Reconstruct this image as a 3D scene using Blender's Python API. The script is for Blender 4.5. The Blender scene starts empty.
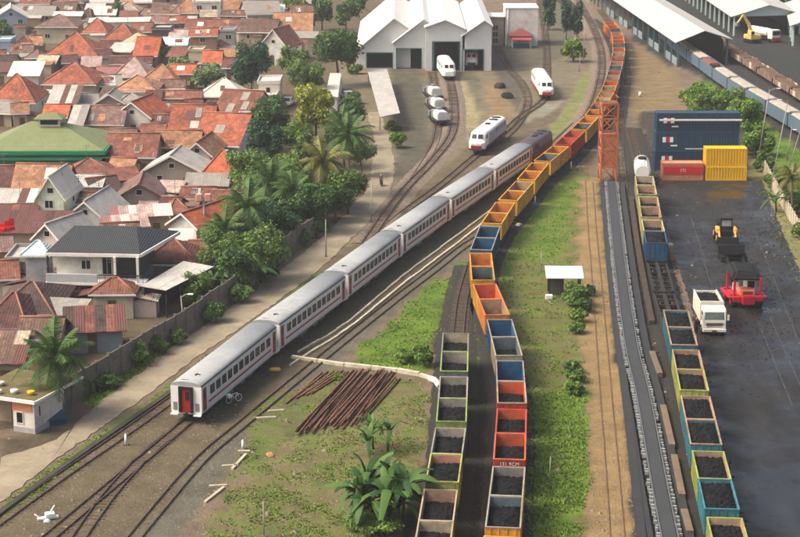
import bpy, bmesh, math, random
import numpy as np
from mathutils import Vector, Matrix
random.seed(7); rng = np.random.default_rng(7)
R = math.radians
scene = bpy.context.scene
C = scene.collection

# ---------------------------------------------------------------- camera, sky, sun, exposure
FPX, TH, H = 1800.0, R(14.3), 53.0          # focal length in photo pixels, pitch below horizon, height in metres
cam_d = bpy.data.cameras.new('camera'); cam = bpy.data.objects.new('camera', cam_d); C.objects.link(cam)
cam.location = (0, 0, H); cam.rotation_euler = (R(90) - TH, 0, 0)
cam_d.sensor_width = 36; cam_d.lens = FPX / 800 * 36; cam_d.clip_start = 1; cam_d.clip_end = 60000
scene.camera = cam
SUN_EL, SUN_AZ = R(50), R(-100)              # azimuth measured clockwise from +Y (view direction)
world = bpy.data.worlds.new('World'); scene.world = world; world.use_nodes = True
nt = world.node_tree; bg = nt.nodes['Background']
sky = nt.nodes.new('ShaderNodeTexSky'); sky.sky_type = 'NISHITA'; sky.sun_disc = False
sky.sun_elevation = SUN_EL; sky.sun_rotation = SUN_AZ; sky.air_density = 0.8; sky.dust_density = 9.0; sky.ozone_density = 0.35
nt.links.new(sky.outputs[0], bg.inputs[0]); bg.inputs[1].default_value = 0.15
sun_d = bpy.data.lights.new('sun', 'SUN'); sun_d.energy = 1.3; sun_d.angle = R(16.0); sun_d.color = (1, 0.97, 0.84)
sun = bpy.data.objects.new('sun', sun_d); C.objects.link(sun)
sdir = Vector((math.sin(SUN_AZ) * math.cos(SUN_EL), math.cos(SUN_AZ) * math.cos(SUN_EL), math.sin(SUN_EL)))
sun.rotation_euler = sdir.to_track_quat('Z', 'Y').to_euler(); sun.location = (0, 0, 200)
vs = scene.view_settings; vs.view_transform = 'Standard'; vs.look = 'None'; vs.exposure = 0.88; vs.gamma = 1.0
scene.render.engine = 'CYCLES'

# ---------------------------------------------------------------- survey helpers: photo pixel -> point on a level plane
def ray(px, py):
    u = (px - 400) / FPX; v = (py - 268.5) / FPX; c, s = math.cos(TH), math.sin(TH)
    return u, c - v * s, -s - v * c
def G(px, py, z=0.0):
    u, dy, dz = ray(px, py); t = (z - H) / dz
    return Vector((u * t, dy * t, z))
def slope(py):
    u, dy, dz = ray(400, py); return dz / dy
def scl(P):                                   # pixels per metre at a point
    d = P.y * math.cos(TH) + (H - P.z) * math.sin(TH); return FPX / d
def proj(P):
    d = P[1] * math.cos(TH) - (P[2] - H) * math.sin(TH)
    v = -(P[1] * math.sin(TH) + (P[2] - H) * math.cos(TH))
    return 400 + FPX * P[0] / d, 268.5 + FPX * v / d

# ---------------------------------------------------------------- materials
def lin(c):
    return tuple((x / 255 / 12.92) if x <= 10 else ((x / 255 + 0.055) / 1.055) ** 2.4 for x in c)
_mats = {}
def mat(name, rgb, rough=0.8, var=0.18, scale=1.5, bump=0.0, metal=0.0, rgb2=None, mix=0.5, dirt=0.0, wave=0.0, wscale=4.0, wdir='X', hue=0.0, spec=0.3, mottle=0.0):
    """procedural principled material; rgb in photo (sRGB) values"""
    if name in _mats: return _mats[name]
    m = bpy.data.materials.new(name); m.use_nodes = True; t = m.node_tree; N = t.nodes; L = t.links
    b = N['Principled BSDF']; b.inputs['Roughness'].default_value = rough; b.inputs['Metallic'].default_value = metal
    b.inputs['Specular IOR Level'].default_value = spec
    tc = N.new('ShaderNodeTexCoord'); oi = N.new('ShaderNodeObjectInfo')
    mul = N.new('ShaderNodeMath'); mul.operation = 'MULTIPLY'; mul.inputs[1].default_value = 57.0; L.new(oi.outputs['Random'], mul.inputs[0])
    def noise(sc, det=4, rough_=0.6):
        n = N.new('ShaderNodeTexNoise'); n.noise_dimensions = '4D'; n.inputs['Scale'].default_value = sc
        n.inputs['Detail'].default_value = det; n.inputs['Roughness'].default_value = rough_
        L.new(tc.outputs['Object'], n.inputs['Vector']); L.new(mul.outputs[0], n.inputs['W']); return n
    c = lin(rgb); c2 = lin(rgb2) if rgb2 else c
    lo = [max(0, x * (1 - var)) for x in c] + [1]; hi = [min(0.95, x * (1 + var)) for x in c2] + [1]
    n1 = noise(scale); r = N.new('ShaderNodeValToRGB')
    r.color_ramp.elements[0].position = 0.5 - 0.22 + (0.5 - mix) * 0.3; r.color_ramp.elements[1].position = 0.5 + 0.22 + (0.5 - mix) * 0.3
    r.color_ramp.elements[0].color = lo; r.color_ramp.elements[1].color = hi
    L.new(n1.outputs['Fac'], r.inputs['Fac']); col = r.outputs['Color']
    n2 = noise(scale * 6, 3)
    mx = N.new('ShaderNodeMixRGB'); mx.blend_type = 'MULTIPLY'; mx.inputs['Fac'].default_value = min(1, var * 2.0)
    rr = N.new('ShaderNodeValToRGB'); rr.color_ramp.elements[0].position = 0.3; rr.color_ramp.elements[1].position = 0.62
    rr.color_ramp.elements[0].color = (0.55, 0.53, 0.5, 1); rr.color_ramp.elements[1].color = (1, 1, 1, 1)
    L.new(n2.outputs['Fac'], rr.inputs['Fac']); L.new(col, mx.inputs[1]); L.new(rr.outputs['Color'], mx.inputs[2]); col = mx.outputs['Color']
    if mottle > 0:
        nm = noise(1.9, 6, 0.8); rm_ = N.new('ShaderNodeValToRGB'); rm_.color_ramp.elements[0].position = 0.36; rm_.color_ramp.elements[1].position = 0.64
        rm_.color_ramp.elements[0].color = (0.42, 0.39, 0.37, 1); rm_.color_ramp.elements[1].color = (1.32, 1.3, 1.26, 1)
        mm = N.new('ShaderNodeMixRGB'); mm.blend_type = 'MULTIPLY'; mm.inputs['Fac'].default_value = mottle; L.new(nm.outputs['Fac'], rm_.inputs['Fac']); L.new(col, mm.inputs[1]); L.new(rm_.outputs['Color'], mm.inputs[2]); col = mm.outputs['Color']
    if dirt > 0:
        n3 = noise(scale * 0.7, 6, 0.7); r3 = N.new('ShaderNodeValToRGB'); r3.color_ramp.elements[0].position = 0.5; r3.color_ramp.elements[1].position = 0.68
        m3 = N.new('ShaderNodeMixRGB'); m3.inputs[2].default_value = (0.06, 0.048, 0.036, 1)
        d3 = N.new('ShaderNodeMath'); d3.operation = 'MULTIPLY'; d3.inputs[1].default_value = dirt
        L.new(n3.outputs['Fac'], r3.inputs['Fac']); L.new(r3.outputs['Color'], d3.inputs[0]); L.new(d3.outputs[0], m3.inputs['Fac']); L.new(col, m3.inputs[1]); col = m3.outputs['Color']
    hs = N.new('ShaderNodeHueSaturation'); L.new(col, hs.inputs['Color'])
    mr = N.new('ShaderNodeMapRange'); mr.inputs[3].default_value = 1 - hue; mr.inputs[4].default_value = 1 + hue; L.new(oi.outputs['Random'], mr.inputs[0]); L.new(mr.outputs[0], hs.inputs['Value'])
    L.new(hs.outputs[0], b.inputs['Base Color'])
    if bump > 0 or wave > 0:
        bp = N.new('ShaderNodeBump'); bp.inputs['Strength'].default_value = 1.0; bp.inputs['Distance'].default_value = max(bump, wave)
        h = noise(scale * 8, 3).outputs['Fac']
        if wave > 0:
            w = N.new('ShaderNodeTexWave'); w.wave_type = 'BANDS'; w.bands_direction = wdir; w.inputs['Scale'].default_value = wscale; w.inputs['Distortion'].default_value = 0.4
            L.new(tc.outputs['Object'], w.inputs['Vector'])
            ad = N.new('ShaderNodeMath'); ad.operation = 'MULTIPLY_ADD'; ad.inputs[1].default_value = 0.35; L.new(h, ad.inputs[0]); L.new(w.outputs['Fac'], ad.inputs[2]); h = ad.outputs[0]
        L.new(h, bp.inputs['Height']); L.new(bp.outputs[0], b.inputs['Normal'])
    _mats[name] = m; return m
def glass(name='window_glass', rgb=(28, 32, 36)):
    return mat(name, rgb, rough=0.25, var=0.3, scale=0.8, spec=0.3)
def leafmat(name, rgb, rgb2):
    if name in _mats: return _mats[name]
    m = bpy.data.materials.new(name); m.use_nodes = True; t = m.node_tree; N = t.nodes; L = t.links
    for n in list(N): N.remove(n)
    out = N.new('ShaderNodeOutputMaterial'); geo = N.new('ShaderNodeNewGeometry'); r = N.new('ShaderNodeValToRGB')
    r.color_ramp.elements[0].color = list(lin(rgb)) + [1]; r.color_ramp.elements[1].color = list(lin(rgb2)) + [1]
    oi = N.new('ShaderNodeObjectInfo'); ad = N.new('ShaderNodeMath'); fr_ = N.new('ShaderNodeMath'); fr_.operation = 'FRACT'; L.new(geo.outputs['Random Per Island'], ad.inputs[0]); L.new(oi.outputs['Random'], ad.inputs[1]); L.new(ad.outputs[0], fr_.inputs[0])
    L.new(fr_.outputs[0], r.inputs['Fac'])
    tc = N.new('ShaderNodeTexCoord'); nz = N.new('ShaderNodeTexNoise'); nz.inputs['Scale'].default_value = 0.7; nz.inputs['Detail'].default_value = 2; L.new(tc.outputs['Object'], nz.inputs['Vector'])
    hs = N.new('ShaderNodeHueSaturation'); mr = N.new('ShaderNodeMapRange'); mr.inputs[1].default_value = 0.3; mr.inputs[2].default_value = 0.7; mr.inputs[3].default_value = 0.65; mr.inputs[4].default_value = 1.3
    L.new(nz.outputs['Fac'], mr.inputs[0]); L.new(mr.outputs[0], hs.inputs['Value']); L.new(r.outputs['Color'], hs.inputs['Color'])
    d = N.new('ShaderNodeBsdfPrincipled'); d.inputs['Roughness'].default_value = 0.55; d.inputs['Specular IOR Level'].default_value = 0.25
    tr = N.new('ShaderNodeBsdfTranslucent'); ms = N.new('ShaderNodeMixShader'); ms.inputs[0].default_value = 0.25
    L.new(hs.outputs[0], d.inputs['Base Color']); L.new(hs.outputs[0], tr.inputs['Color'])
    L.new(d.outputs[0], ms.inputs[1]); L.new(tr.outputs[0], ms.inputs[2]); L.new(ms.outputs[0], out.inputs[0])
    _mats[name] = m; return m

# ---------------------------------------------------------------- mesh helpers
class MB:
    def __init__(s): s.v = []; s.f = []; s.sm = []
    def add(s, pts, faces, smooth=False):
        o = len(s.v); s.v += [tuple(p) for p in pts]; s.f += [tuple(i + o for i in f) for f in faces]; s.sm += [smooth] * len(faces); return s
    def box(s, x0, x1, y0, y1, z0, z1):
        return s.add([(x0,y0,z0),(x1,y0,z0),(x1,y1,z0),(x0,y1,z0),(x0,y0,z1),(x1,y0,z1),(x1,y1,z1),(x0,y1,z1)],
                     [(3,2,1,0),(4,5,6,7),(0,1,5,4),(1,2,6,5),(2,3,7,6),(3,0,4,7)])
    def obox(s, c, ax, L, W, Hh):             # box centred at c (base), long axis ax (xy)
        ax = Vector((ax[0], ax[1], 0)).normalized(); n = Vector((-ax.y, ax.x, 0)); c = Vector(c); p = []
        for z in (0, Hh):
            for a, b in ((-1,-1),(1,-1),(1,1),(-1,1)): p.append(c + ax*(a*L/2) + n*(b*W/2) + Vector((0,0,z)))
        return s.add(p, [(3,2,1,0),(4,5,6,7),(0,1,5,4),(1,2,6,5),(2,3,7,6),(3,0,4,7)])
    def slab(s, q, t):                        # polygon q (ccw from above), thickened downward by t
        n = len(q); q = [Vector(p) for p in q]
        pts = q + [p - Vector((0,0,t)) for p in q]
        f = [tuple(range(n)), tuple(range(2*n-1, n-1, -1))] + [(i, i+n, (i+1)%n+n, (i+1)%n) for i in range(n)]
        return s.add(pts, f)
    def ext(s, prof, y0, y1, axis='y', smooth=False):   # closed profile of (a, z), extruded
        n = len(prof)
        if axis == 'y': pts = [(a, y0, z) for a, z in prof] + [(a, y1, z) for a, z in prof]
        else: pts = [(y0, a, z) for a, z in prof] + [(y1, a, z) for a, z in prof]
        s.add(pts, [tuple(range(n-1, -1, -1)), tuple(range(n, 2*n))])
        o = len(s.v) - 2*n
        for i in range(n): s.f.append((o+i, o+(i+1)%n, o+(i+1)%n+n, o+i+n)); s.sm.append(smooth)
        return s
    def tube(s, pts, r, n=6, r2=None):
        pts = [Vector(p) for p in pts]; k = len(pts); o = len(s.v)
        for i, p in enumerate(pts):
            d = (pts[min(i+1,k-1)] - pts[max(i-1,0)]).normalized()
            a = d.cross(Vector((0,0,1)) if abs(d.z) < 0.9 else Vector((1,0,0))).normalized(); b = d.cross(a)
            rr = r if r2 is None else r + (r2 - r) * i / (k - 1)
            for j in range(n):
                t = 2*math.pi*j/n; s.v.append(tuple(p + a*math.cos(t)*rr + b*math.sin(t)*rr))
        for i in range(k-1):
            for j in range(n): s.f.append((o+i*n+j, o+i*n+(j+1)%n, o+(i+1)*n+(j+1)%n, o+(i+1)*n+j)); s.sm.append(True)
        s.f.append(tuple(o+j for j in range(n-1,-1,-1))); s.f.append(tuple(o+(k-1)*n+j for j in range(n))); s.sm += [False, False]
        return s
    def cyl(s, a, b, r, n=10, r2=None): return s.tube([a, b], r, n, r2)
    def mesh(s, name, m):
        me = bpy.data.meshes.new(name); me.from_pydata(s.v, [], s.f); me.materials.append(m)
        if any(s.sm): me.polygons.foreach_set('use_smooth', s.sm)
        me.update(); return me
def beveled(mb, w=0.05, seg=1):
    bm = bmesh.new(); vs_ = [bm.verts.new(p) for p in mb.v]
    for f in mb.f: bm.faces.new([vs_[i] for i in f])
    bmesh.ops.recalc_face_normals(bm, faces=bm.faces)
    bmesh.ops.bevel(bm, geom=list(bm.edges), offset=w, segments=seg, affect='EDGES', clamp_overlap=True)
    r = MB(); bm.verts.index_update(); r.v = [tuple(v.co) for v in bm.verts]; r.f = [tuple(v.index for v in f.verts) for f in bm.faces]; r.sm = [False]*len(r.f); bm.free(); return r
def obj(name, mb, m, parent=None, loc=None, rotz=None):
    me = mb.mesh(name, m) if isinstance(mb, MB) else mb
    o = bpy.data.objects.new(name, me); C.objects.link(o)
    if parent: o.parent = parent
    if loc is not None: o.location = loc
    if rotz is not None: o.rotation_euler = (0, 0, rotz)
    return o
LABELS = {}
def tag(o, label, cat, group=None):
    o['label'] = label; o['category'] = cat
    if group: o['group'] = group
    LABELS.setdefault(label, []).append(group)
    return o
def thing(name, label, cat, loc=(0,0,0), rotz=0, group=None):
    o = bpy.data.objects.new(name, None); C.objects.link(o); o.location = loc; o.rotation_euler = (0,0,rotz); o.empty_display_size = 0.5
    return tag(o, label, cat, group)
def struct(o, kind='structure'): o['kind'] = kind; return o
def copy_tree(o, parent=None):
    c = o.copy(); C.objects.link(c); c.parent = parent
    for ch in o.children: copy_tree(ch, c)
    return c
ORD = ['first','second','third','fourth','fifth','sixth','seventh','eighth','ninth','tenth','eleventh','twelfth','thirteenth','fourteenth','fifteenth','sixteenth','seventeenth','eighteenth','nineteenth','twentieth']
def ordn(i):
    if i < 20: return ORD[i]
    n = i + 1; return '%d%s' % (n, {1:'st',2:'nd',3:'rd'}.get(n % 10, 'th'))
def smooth_path(pts, step=2.0):
    """Catmull-Rom through world points, resampled at equal arc length"""
    P = [Vector(p) for p in pts]; P = [P[0]*2-P[1]] + P + [P[-1]*2-P[-2]]; out = []
    for i in range(1, len(P)-2):
        for k in range(12):
            t = k/12; a, b, c, d = P[i-1], P[i], P[i+1], P[i+2]
            out.append(0.5*((2*b) + (c-a)*t + (2*a-5*b+4*c-d)*t*t + (3*b-a-3*c+d)*t**3))
    out.append(P[-2]); return resample(out, step)
def resample(out, step):
    s = [0.0]
    for a, b in zip(out[:-1], out[1:]): s.append(s[-1] + (b-a).length)
    n = max(2, int(s[-1]/step)); res = []; j = 0
    for k in range(n+1):
        t = s[-1]*k/n
        while j < len(s)-2 and s[j+1] < t: j += 1
        u = (t-s[j])/max(1e-9, s[j+1]-s[j]); res.append(out[j].lerp(out[j+1], u))
    return res
class Path:
    def __init__(s, pts, relax=0):
        p = smooth_path(pts, 1.0)
        for _ in range(relax):
            p = [p[0]] + [(p[i-1] + p[i]*2 + p[i+1])/4 for i in range(1, len(p)-1)] + [p[-1]]
        s.p = p; s.s = [0.0]
        for a, b in zip(p[:-1], p[1:]): s.s.append(s.s[-1] + (b-a).length)
        s.len = s.s[-1]
    def at(s, t):
        if t <= 0: return s.p[0] + (s.p[1]-s.p[0]).normalized()*t
        if t >= s.len: return s.p[-1] + (s.p[-1]-s.p[-2]).normalized()*(t-s.len)
        i = min(len(s.p)-2, int(np.searchsorted(s.s, t))-1); i = max(0, i)
        return s.p[i].lerp(s.p[i+1], (t-s.s[i])/(s.s[i+1]-s.s[i]))
    def ang(s, t0, t1):                       # rotation that turns local +y onto the chord
        d = s.at(t1) - s.at(t0); return math.atan2(-d.x, d.y)
    def near(s, q): return s.s[min(range(len(s.p)), key=lambda i: (s.p[i].xy - q.xy).length)]
def off(poly, d):                              # offset an open polyline sideways (right of travel positive)
    o = []
    for i, p in enumerate(poly):
        t = (poly[min(i+1,len(poly)-1)] - poly[max(i-1,0)]); n = Vector((t.y, -t.x, 0)).normalized(); o.append(p + n*d)
    return o
def ribbon(mb, poly, w0, w1, z0, z1):          # swept box between lateral offsets w0..w1
    a, b = off(poly, w0), off(poly, w1); o = len(mb.v); k = len(poly)
    for p, q in zip(a, b): mb.v += [(p.x,p.y,z0),(q.x,q.y,z0),(q.x,q.y,z1),(p.x,p.y,z1)]
    for i in range(k-1):
        for j in range(4):
            mb.f.append((o+i*4+j, o+i*4+(j+1)%4, o+i*4+4+(j+1)%4, o+i*4+4+j)[::-1]); mb.sm.append(False)
    mb.f.append((o,o+1,o+2,o+3)); e = o+(k-1)*4; mb.f.append((e+3,e+2,e+1,e)); mb.sm += [False, False]
    return mb
# ---------------------------------------------------------------- ground: one sheet, soil colours and some painted shade by zone
ZONES = [  # polygon surveyed on the ground (photo pixels), soil or painted shade colour, grass cover, edge softness in metres
 ([(-400,-185),(380,-185),(380,150),(300,250),(180,335),(60,400),(-400,600)], (104,88,74), 0.10, 2),
 ([(335,60),(560,40),(600,90),(590,120),(540,175),(470,225),(380,240),(366,160)], (124,111,96), 0.0, 2),
 ([(392,66),(428,72),(432,140),(418,190),(398,196),(396,130)], (92,86,78), 0.0, 1.2),
 ([(422,68),(441,68),(442,82),(424,82)], (128,90,76), 0.0, 0.5),
 ([(496,38),(546,46),(546,60),(524,74),(504,66)], (104,95,86), 0.0, 1.5),
 ([(528,116),(546,103),(562,101),(548,122),(520,146),(500,158)], (138,132,122), 0.0, 0.8),
 ([(484,84),(508,78),(518,110),(504,124),(488,118)], (142,116,90), 0.0, 1.2),
 ([(372,170),(398,190),(372,228),(330,262),(326,258),(360,216)], (116,102,84), 0.25, 1.0),
 ([(420,78),(432,70),(470,70),(480,80),(478,110),(440,150),(428,140)], (108,100,88), 0.1, 1.0),
 ([(455,80),(464,76),(482,120),(470,140),(462,130)], (158,142,112), 0.0, 1.0),
 ([(484,42),(502,38),(524,96),(518,112),(508,100),(492,70)], (92,86,80), 0.0, 1.0),
 ([(538,0),(572,-10),(578,30),(560,60),(548,60)], (104,96,86), 0.0, 1.5),
 ([(-40,580),(-20,530),(170,392),(330,262),(400,198),(470,146),(560,108),(570,130),(480,235),(400,300),(330,358),(270,412),(200,480),(140,580)], (108,93,78), 0.03, 1.0),
 ([(205,420),(280,350),(340,305),(400,260),(455,220),(540,150),(566,136),(566,146),(470,228),(405,273),(345,323),(300,356),(218,430)], (72,69,56), 0.12, 0.8),  # dark ditch strip, with the train's shade painted into its colour
 ([(566,150),(590,118),(604,90),(608,50),(590,10),(580,-30),(570,-30),(578,10),(594,50),(588,90),(570,120),(552,142)], (150,136,116), 0.05, 1.0),
 ([(540,140),(556,120),(572,98),(580,80),(590,70),(590,92),(574,118),(552,146)], (138,130,92), 0.45, 1.0),
 ([(100,590),(150,520),(205,455),(275,396),(345,338),(405,290),(470,238),(482,228),(488,234),(440,280),(385,322),(330,368),(285,408),(235,462),(180,530),(150,590)], (104,97,91), 0.0, 0.4),
 ([(345,364),(400,308),(455,266),(470,256),(484,300),(482,345),(438,332),(438,376),(400,374)], (120,108,72), 0.66, 1.5),
 ([(185,580),(232,486),(285,412),(332,370),(432,380),(432,440),(410,520),(395,580)], (120,106,78), 0.42, 1.2),
 ([(255,400),(330,372),(352,374),(300,440),(250,470),(232,480)], (110,100,72), 0.45, 1.2),
 ([(436,332),(484,332),(496,400),(488,580),(385,580),(432,440)], (46,46,40), 0.05, 0.8),
 ([(430,300),(484,290),(486,360),(474,372),(440,330)], (70,74,44), 0.5, 1.0),
 ([(520,212),(560,172),(590,165),(598,200),(602,300),(608,400),(610,600),(515,600),(520,400),(504,320),(496,250)], (120,102,74), 0.47, 1.5),
 ([(518,395),(590,392),(590,490),(560,540),(516,580)], (112,104,66), 0.86, 2),
 ([(497,245),(560,180),(585,178),(560,260),(520,262),(500,290)], (140,116,80), 0.60, 2),
 ([(580,330),(580,180),(600,178),(612,260),(628,400),(642,600),(590,600),(588,400)], (152,122,88), 0.05, 0.8),
 ([(618,80),(632,40),(660,60),(700,104),(704,116),(655,118),(650,150),(628,160)], (136,112,86), 0.02, 1.5),
 ([(606,165),(614,90),(622,50),(634,62),(628,110),(640,150),(650,180),(612,185)], (112,102,92), 0.0, 1.0),
 ([(598,182),(650,168),(664,240),(700,380),(750,600),(642,600),(620,380)], (62,58,54), 0.0, 0.6),
 ([(640,112),(780,112),(780,190),(640,190)], (70,66,62), 0.0, 1),
 ([(748,160),(764,160),(815,262),(860,380),(815,330),(776,250),(750,192)], (132,120,86), 0.42, 1.2),
 ([(690,84),(720,78),(760,104),(850,176),(880,320),(764,164),(740,112)], (104,100,60), 0.75, 1.0),
 ([(676,64),(740,40),(900,120),(900,260),(800,150),(738,98)], (60,60,62), 0.0, 1.0),
 ([(600,-185),(1200,-185),(1200,180),(860,130),(720,52),(670,66),(634,40)], (58,58,60), 0.0, 1.5),
 ([(82,402),(120,374),(172,342),(178,346),(130,382),(96,410)], (88,92,46), 0.95, 0.8),
 ([(-40,530),(0,505),(60,460),(140,404),(205,357),(262,314),(320,268),(322,274),(262,322),(205,367),(145,415),(60,478),(0,520),(-40,545)], (112,104,74), 0.5, 0.4),
 ([(0,438),(62,432),(66,446),(40,462),(0,474)], (92,78,66), 0.0, 1.0),  # shadow beside the white corner house, painted as darker ground
]
def sdist(poly, X, Y):
    P = [G(x, max(y, -184), 0) for x, y in poly]; n = len(P); inside = np.zeros(X.shape, bool); d = np.full(X.shape, 1e9)
    for i in range(n):
        a, b = P[i], P[(i+1) % n]
        c = ((a.y > Y) != (b.y > Y)) & (X < (b.x-a.x)*(Y-a.y)/(b.y-a.y+1e-12) + a.x); inside ^= c
        ex, ey = b.x-a.x, b.y-a.y; t = np.clip(((X-a.x)*ex + (Y-a.y)*ey)/(ex*ex+ey*ey+1e-9), 0, 1)
        d = np.minimum(d, np.hypot(X-a.x-t*ex, Y-a.y-t*ey))
    return np.where(inside, d, -d)
def vnoise(X, Y, s, seed):
    r = np.random.default_rng(seed).random((256, 256)); x, y = X/s + 1000, Y/s + 1000
    i, j = np.floor(x).astype(int), np.floor(y).astype(int); u, v = x-i, y-j; u = u*u*(3-2*u); v = v*v*(3-2*v)
    g = lambda a, b: r[a % 256, b % 256]
    return (g(i,j)*(1-u)+g(i+1,j)*u)*(1-v) + (g(i,j+1)*(1-u)+g(i+1,j+1)*u)*v - 0.5
def zone_eval(X, Y):
    col = np.tile(np.array(lin((116,102,88))), (X.size, 1)); grass = np.zeros(X.size)
    nx = vnoise(X, Y, 3.0, 1)*1.6 + vnoise(X, Y, 0.9, 2)*0.8
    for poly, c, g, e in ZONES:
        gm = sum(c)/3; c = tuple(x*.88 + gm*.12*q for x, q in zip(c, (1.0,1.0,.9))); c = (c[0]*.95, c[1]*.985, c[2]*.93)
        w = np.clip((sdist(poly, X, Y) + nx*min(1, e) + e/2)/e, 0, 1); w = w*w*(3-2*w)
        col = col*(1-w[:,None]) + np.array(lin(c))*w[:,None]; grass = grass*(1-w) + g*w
    return col, grass
def make_ground():
    xs = np.concatenate([np.linspace(-2500, -330, 8), np.arange(-300, 1101, 3.0), np.linspace(1150, 3300, 8)])
    ys = np.concatenate([[-176, -168, -150, -125, -100, -75], np.arange(-55, 600, 3.0), [620, 660, 720, 800, 920, 1100]])
    t = [ray(400, y) for y in ys]; tt = np.array([-H/r[2] for r in t]); Yw = np.array([r[1] for r in t])*tt
    X = ((xs[None,:]-400)/FPX)*tt[:,None]; Y = np.repeat(Yw[:,None], xs.size, 1)
    ny, nx = X.shape; Xf, Yf = X.ravel(), Y.ravel()
    co = np.stack([Xf, Yf, np.zeros(Xf.size)], 1)
    idx = np.arange(ny*nx).reshape(ny, nx); q = np.stack([idx[1:,:-1], idx[1:,1:], idx[:-1,1:], idx[:-1,:-1]], -1).reshape(-1, 4)
    me = bpy.data.meshes.new('ground'); me.vertices.add(len(co)); me.vertices.foreach_set('co', co.ravel())
    me.loops.add(q.size); me.loops.foreach_set('vertex_index', q.ravel()); me.polygons.add(len(q)); me.polygons.foreach_set('loop_start', np.arange(0, q.size, 4))
    me.update(calc_edges=True)
    col, grass = zone_eval(Xf, Yf)
    a = me.color_attributes.new('soil', 'FLOAT_COLOR', 'POINT'); a.data.foreach_set('color', np.concatenate([col, grass[:,None]], 1).astype(np.float32).ravel())
    m = bpy.data.materials.new('ground_soil_shade'); m.use_nodes = True; t = m.node_tree; N = t.nodes; L = t.links; b = N['Principled BSDF']; b.inputs['Roughness'].default_value = 0.92; b.inputs['Specular IOR Level'].default_value = 0.15
    at = N.new('ShaderNodeVertexColor'); at.layer_name = 'soil'; tc = N.new('ShaderNodeTexCoord')
    def noise(sc, det=5, ro=0.62):
        n = N.new('ShaderNodeTexNoise'); n.inputs['Scale'].default_value = sc; n.inputs['Detail'].default_value = det; n.inputs['Roughness'].default_value = ro; L.new(tc.outputs['Object'], n.inputs['Vector']); return n.outputs['Fac']
    def ramp(f, p0, p1, c0, c1):
        r = N.new('ShaderNodeValToRGB'); r.color_ramp.elements[0].position = p0; r.color_ramp.elements[1].position = p1; r.color_ramp.elements[0].color = (*c0,1); r.color_ramp.elements[1].color = (*c1,1); L.new(f, r.inputs['Fac']); return r.outputs['Color']
    def mixc(f, a_, b_, mode='MIX'):
        x = N.new('ShaderNodeMixRGB'); x.blend_type = mode
        if isinstance(f, float): x.inputs['Fac'].default_value = f
        else: L.new(f, x.inputs['Fac'])
        for k, s in ((1, a_), (2, b_)):
            if isinstance(s, tuple): x.inputs[k].default_value = s
            else: L.new(s, x.inputs[k])
        return x.outputs['Color']
    c = mixc(0.75, at.outputs['Color'], ramp(noise(0.35, 6, 0.7), 0.3, 0.7, (0.5,0.48,0.46), (1.25,1.22,1.2)), 'MULTIPLY')
    c = mixc(0.6, c, ramp(noise(5.0, 4, 0.7), 0.32, 0.66, (0.45,0.43,0.4), (1.25,1.25,1.25)), 'MULTIPLY')
    c = mixc(0.5, c, ramp(noise(16.0, 2, 0.6), 0.34, 0.62, (0.5,0.49,0.47), (1.2,1.2,1.2)), 'MULTIPLY')
    gcol = mixc(0.8, ramp(noise(0.25, 5, 0.6), 0.35, 0.68, lin((62,94,24)), lin((100,122,42))), ramp(noise(7.0, 3, 0.7), 0.3, 0.7, (0.5,0.5,0.5), (1.3,1.3,1.3)), 'MULTIPLY')
    s = N.new('ShaderNodeMath'); s.operation = 'ADD'; L.new(at.outputs['Alpha'], s.inputs[0]); L.new(noise(0.45, 8, 0.72), s.inputs[1])
    fac = ramp(s.outputs[0], 0.86, 1.14, (0,0,0), (1,1,1))
    r0 = fac.node; r0.color_ramp.elements[0].position = 0.43; r0.color_ramp.elements[1].position = 0.57
    hf = N.new('ShaderNodeMath'); hf.operation = 'MULTIPLY'; hf.inputs[1].default_value = 0.5; L.new(s.outputs[0], hf.inputs[0]); L.new(hf.outputs[0], r0.inputs['Fac'])
    L.new(mixc(fac, c, gcol), b.inputs['Base Color'])
    bp = N.new('ShaderNodeBump'); bp.inputs['Distance'].default_value = 0.25; bp.inputs['Strength'].default_value = 0.9; L.new(noise(2.2, 6, 0.7), bp.inputs['Height']); L.new(bp.outputs[0], b.inputs['Normal'])
    me.materials.append(m); o = bpy.data.objects.new('ground', me); C.objects.link(o); struct(o)
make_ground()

def edge_line(pix, z=0.0, step=0.7, jit=0.12):
    p = smooth_path([G(x, y, 0) for x, y in pix], step); rr = random.Random(len(pix)*31+int(pix[0][0]))
    return [Vector((q.x + rr.uniform(-jit, jit), q.y + rr.uniform(-jit, jit), z)) for q in p]
def strip_sheet(left, right, z, t=0.15):
    """slab between two edge lines (both listed in the same direction)"""
    n = max(len(left), len(right)); a = resample(left, sum((q-p).length for p, q in zip(left[:-1], left[1:]))/n*0.9999); b = resample(right, sum((q-p).length for p, q in zip(right[:-1], right[1:]))/n*0.9999)
    k = min(len(a), len(b)); mb = MB(); v = []
    for p, q in zip(a[:k], b[:k]): v += [(p.x,p.y,z),(q.x,q.y,z),(q.x,q.y,z-t),(p.x,p.y,z-t)]
    f = []
    for i in range(k-1):
        for j in range(3): f.append((i*4+(j-1)%4, i*4+j, i*4+4+j, i*4+4+(j-1)%4))
    return mb.add(v, f)
concrete_tan = mat('path_concrete', (122,111,92), 0.9, 0.16, 0.35, bump=0.03, rgb2=(138,128,107), dirt=0.25)
pl = edge_line([(0,458),(20,452),(62,436),(100,402),(136,376),(170,349),(200,330),(230,308),(261,284),(287,266),(322,237),(352,207),(366,190),(372,165),(374,140),(366,112)], jit=0.2)
pr = edge_line([(-6,506),(5,499),(60,457),(98,430),(138,402),(170,378),(200,355),(232,334),(262,313),(290,292),(322,268),(352,238),(382,208),(394,172),(390,140),(380,112)], jit=0.2)
o = struct(obj('path', strip_sheet(pl, pr, 0.06, 0.2), concrete_tan))

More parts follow.
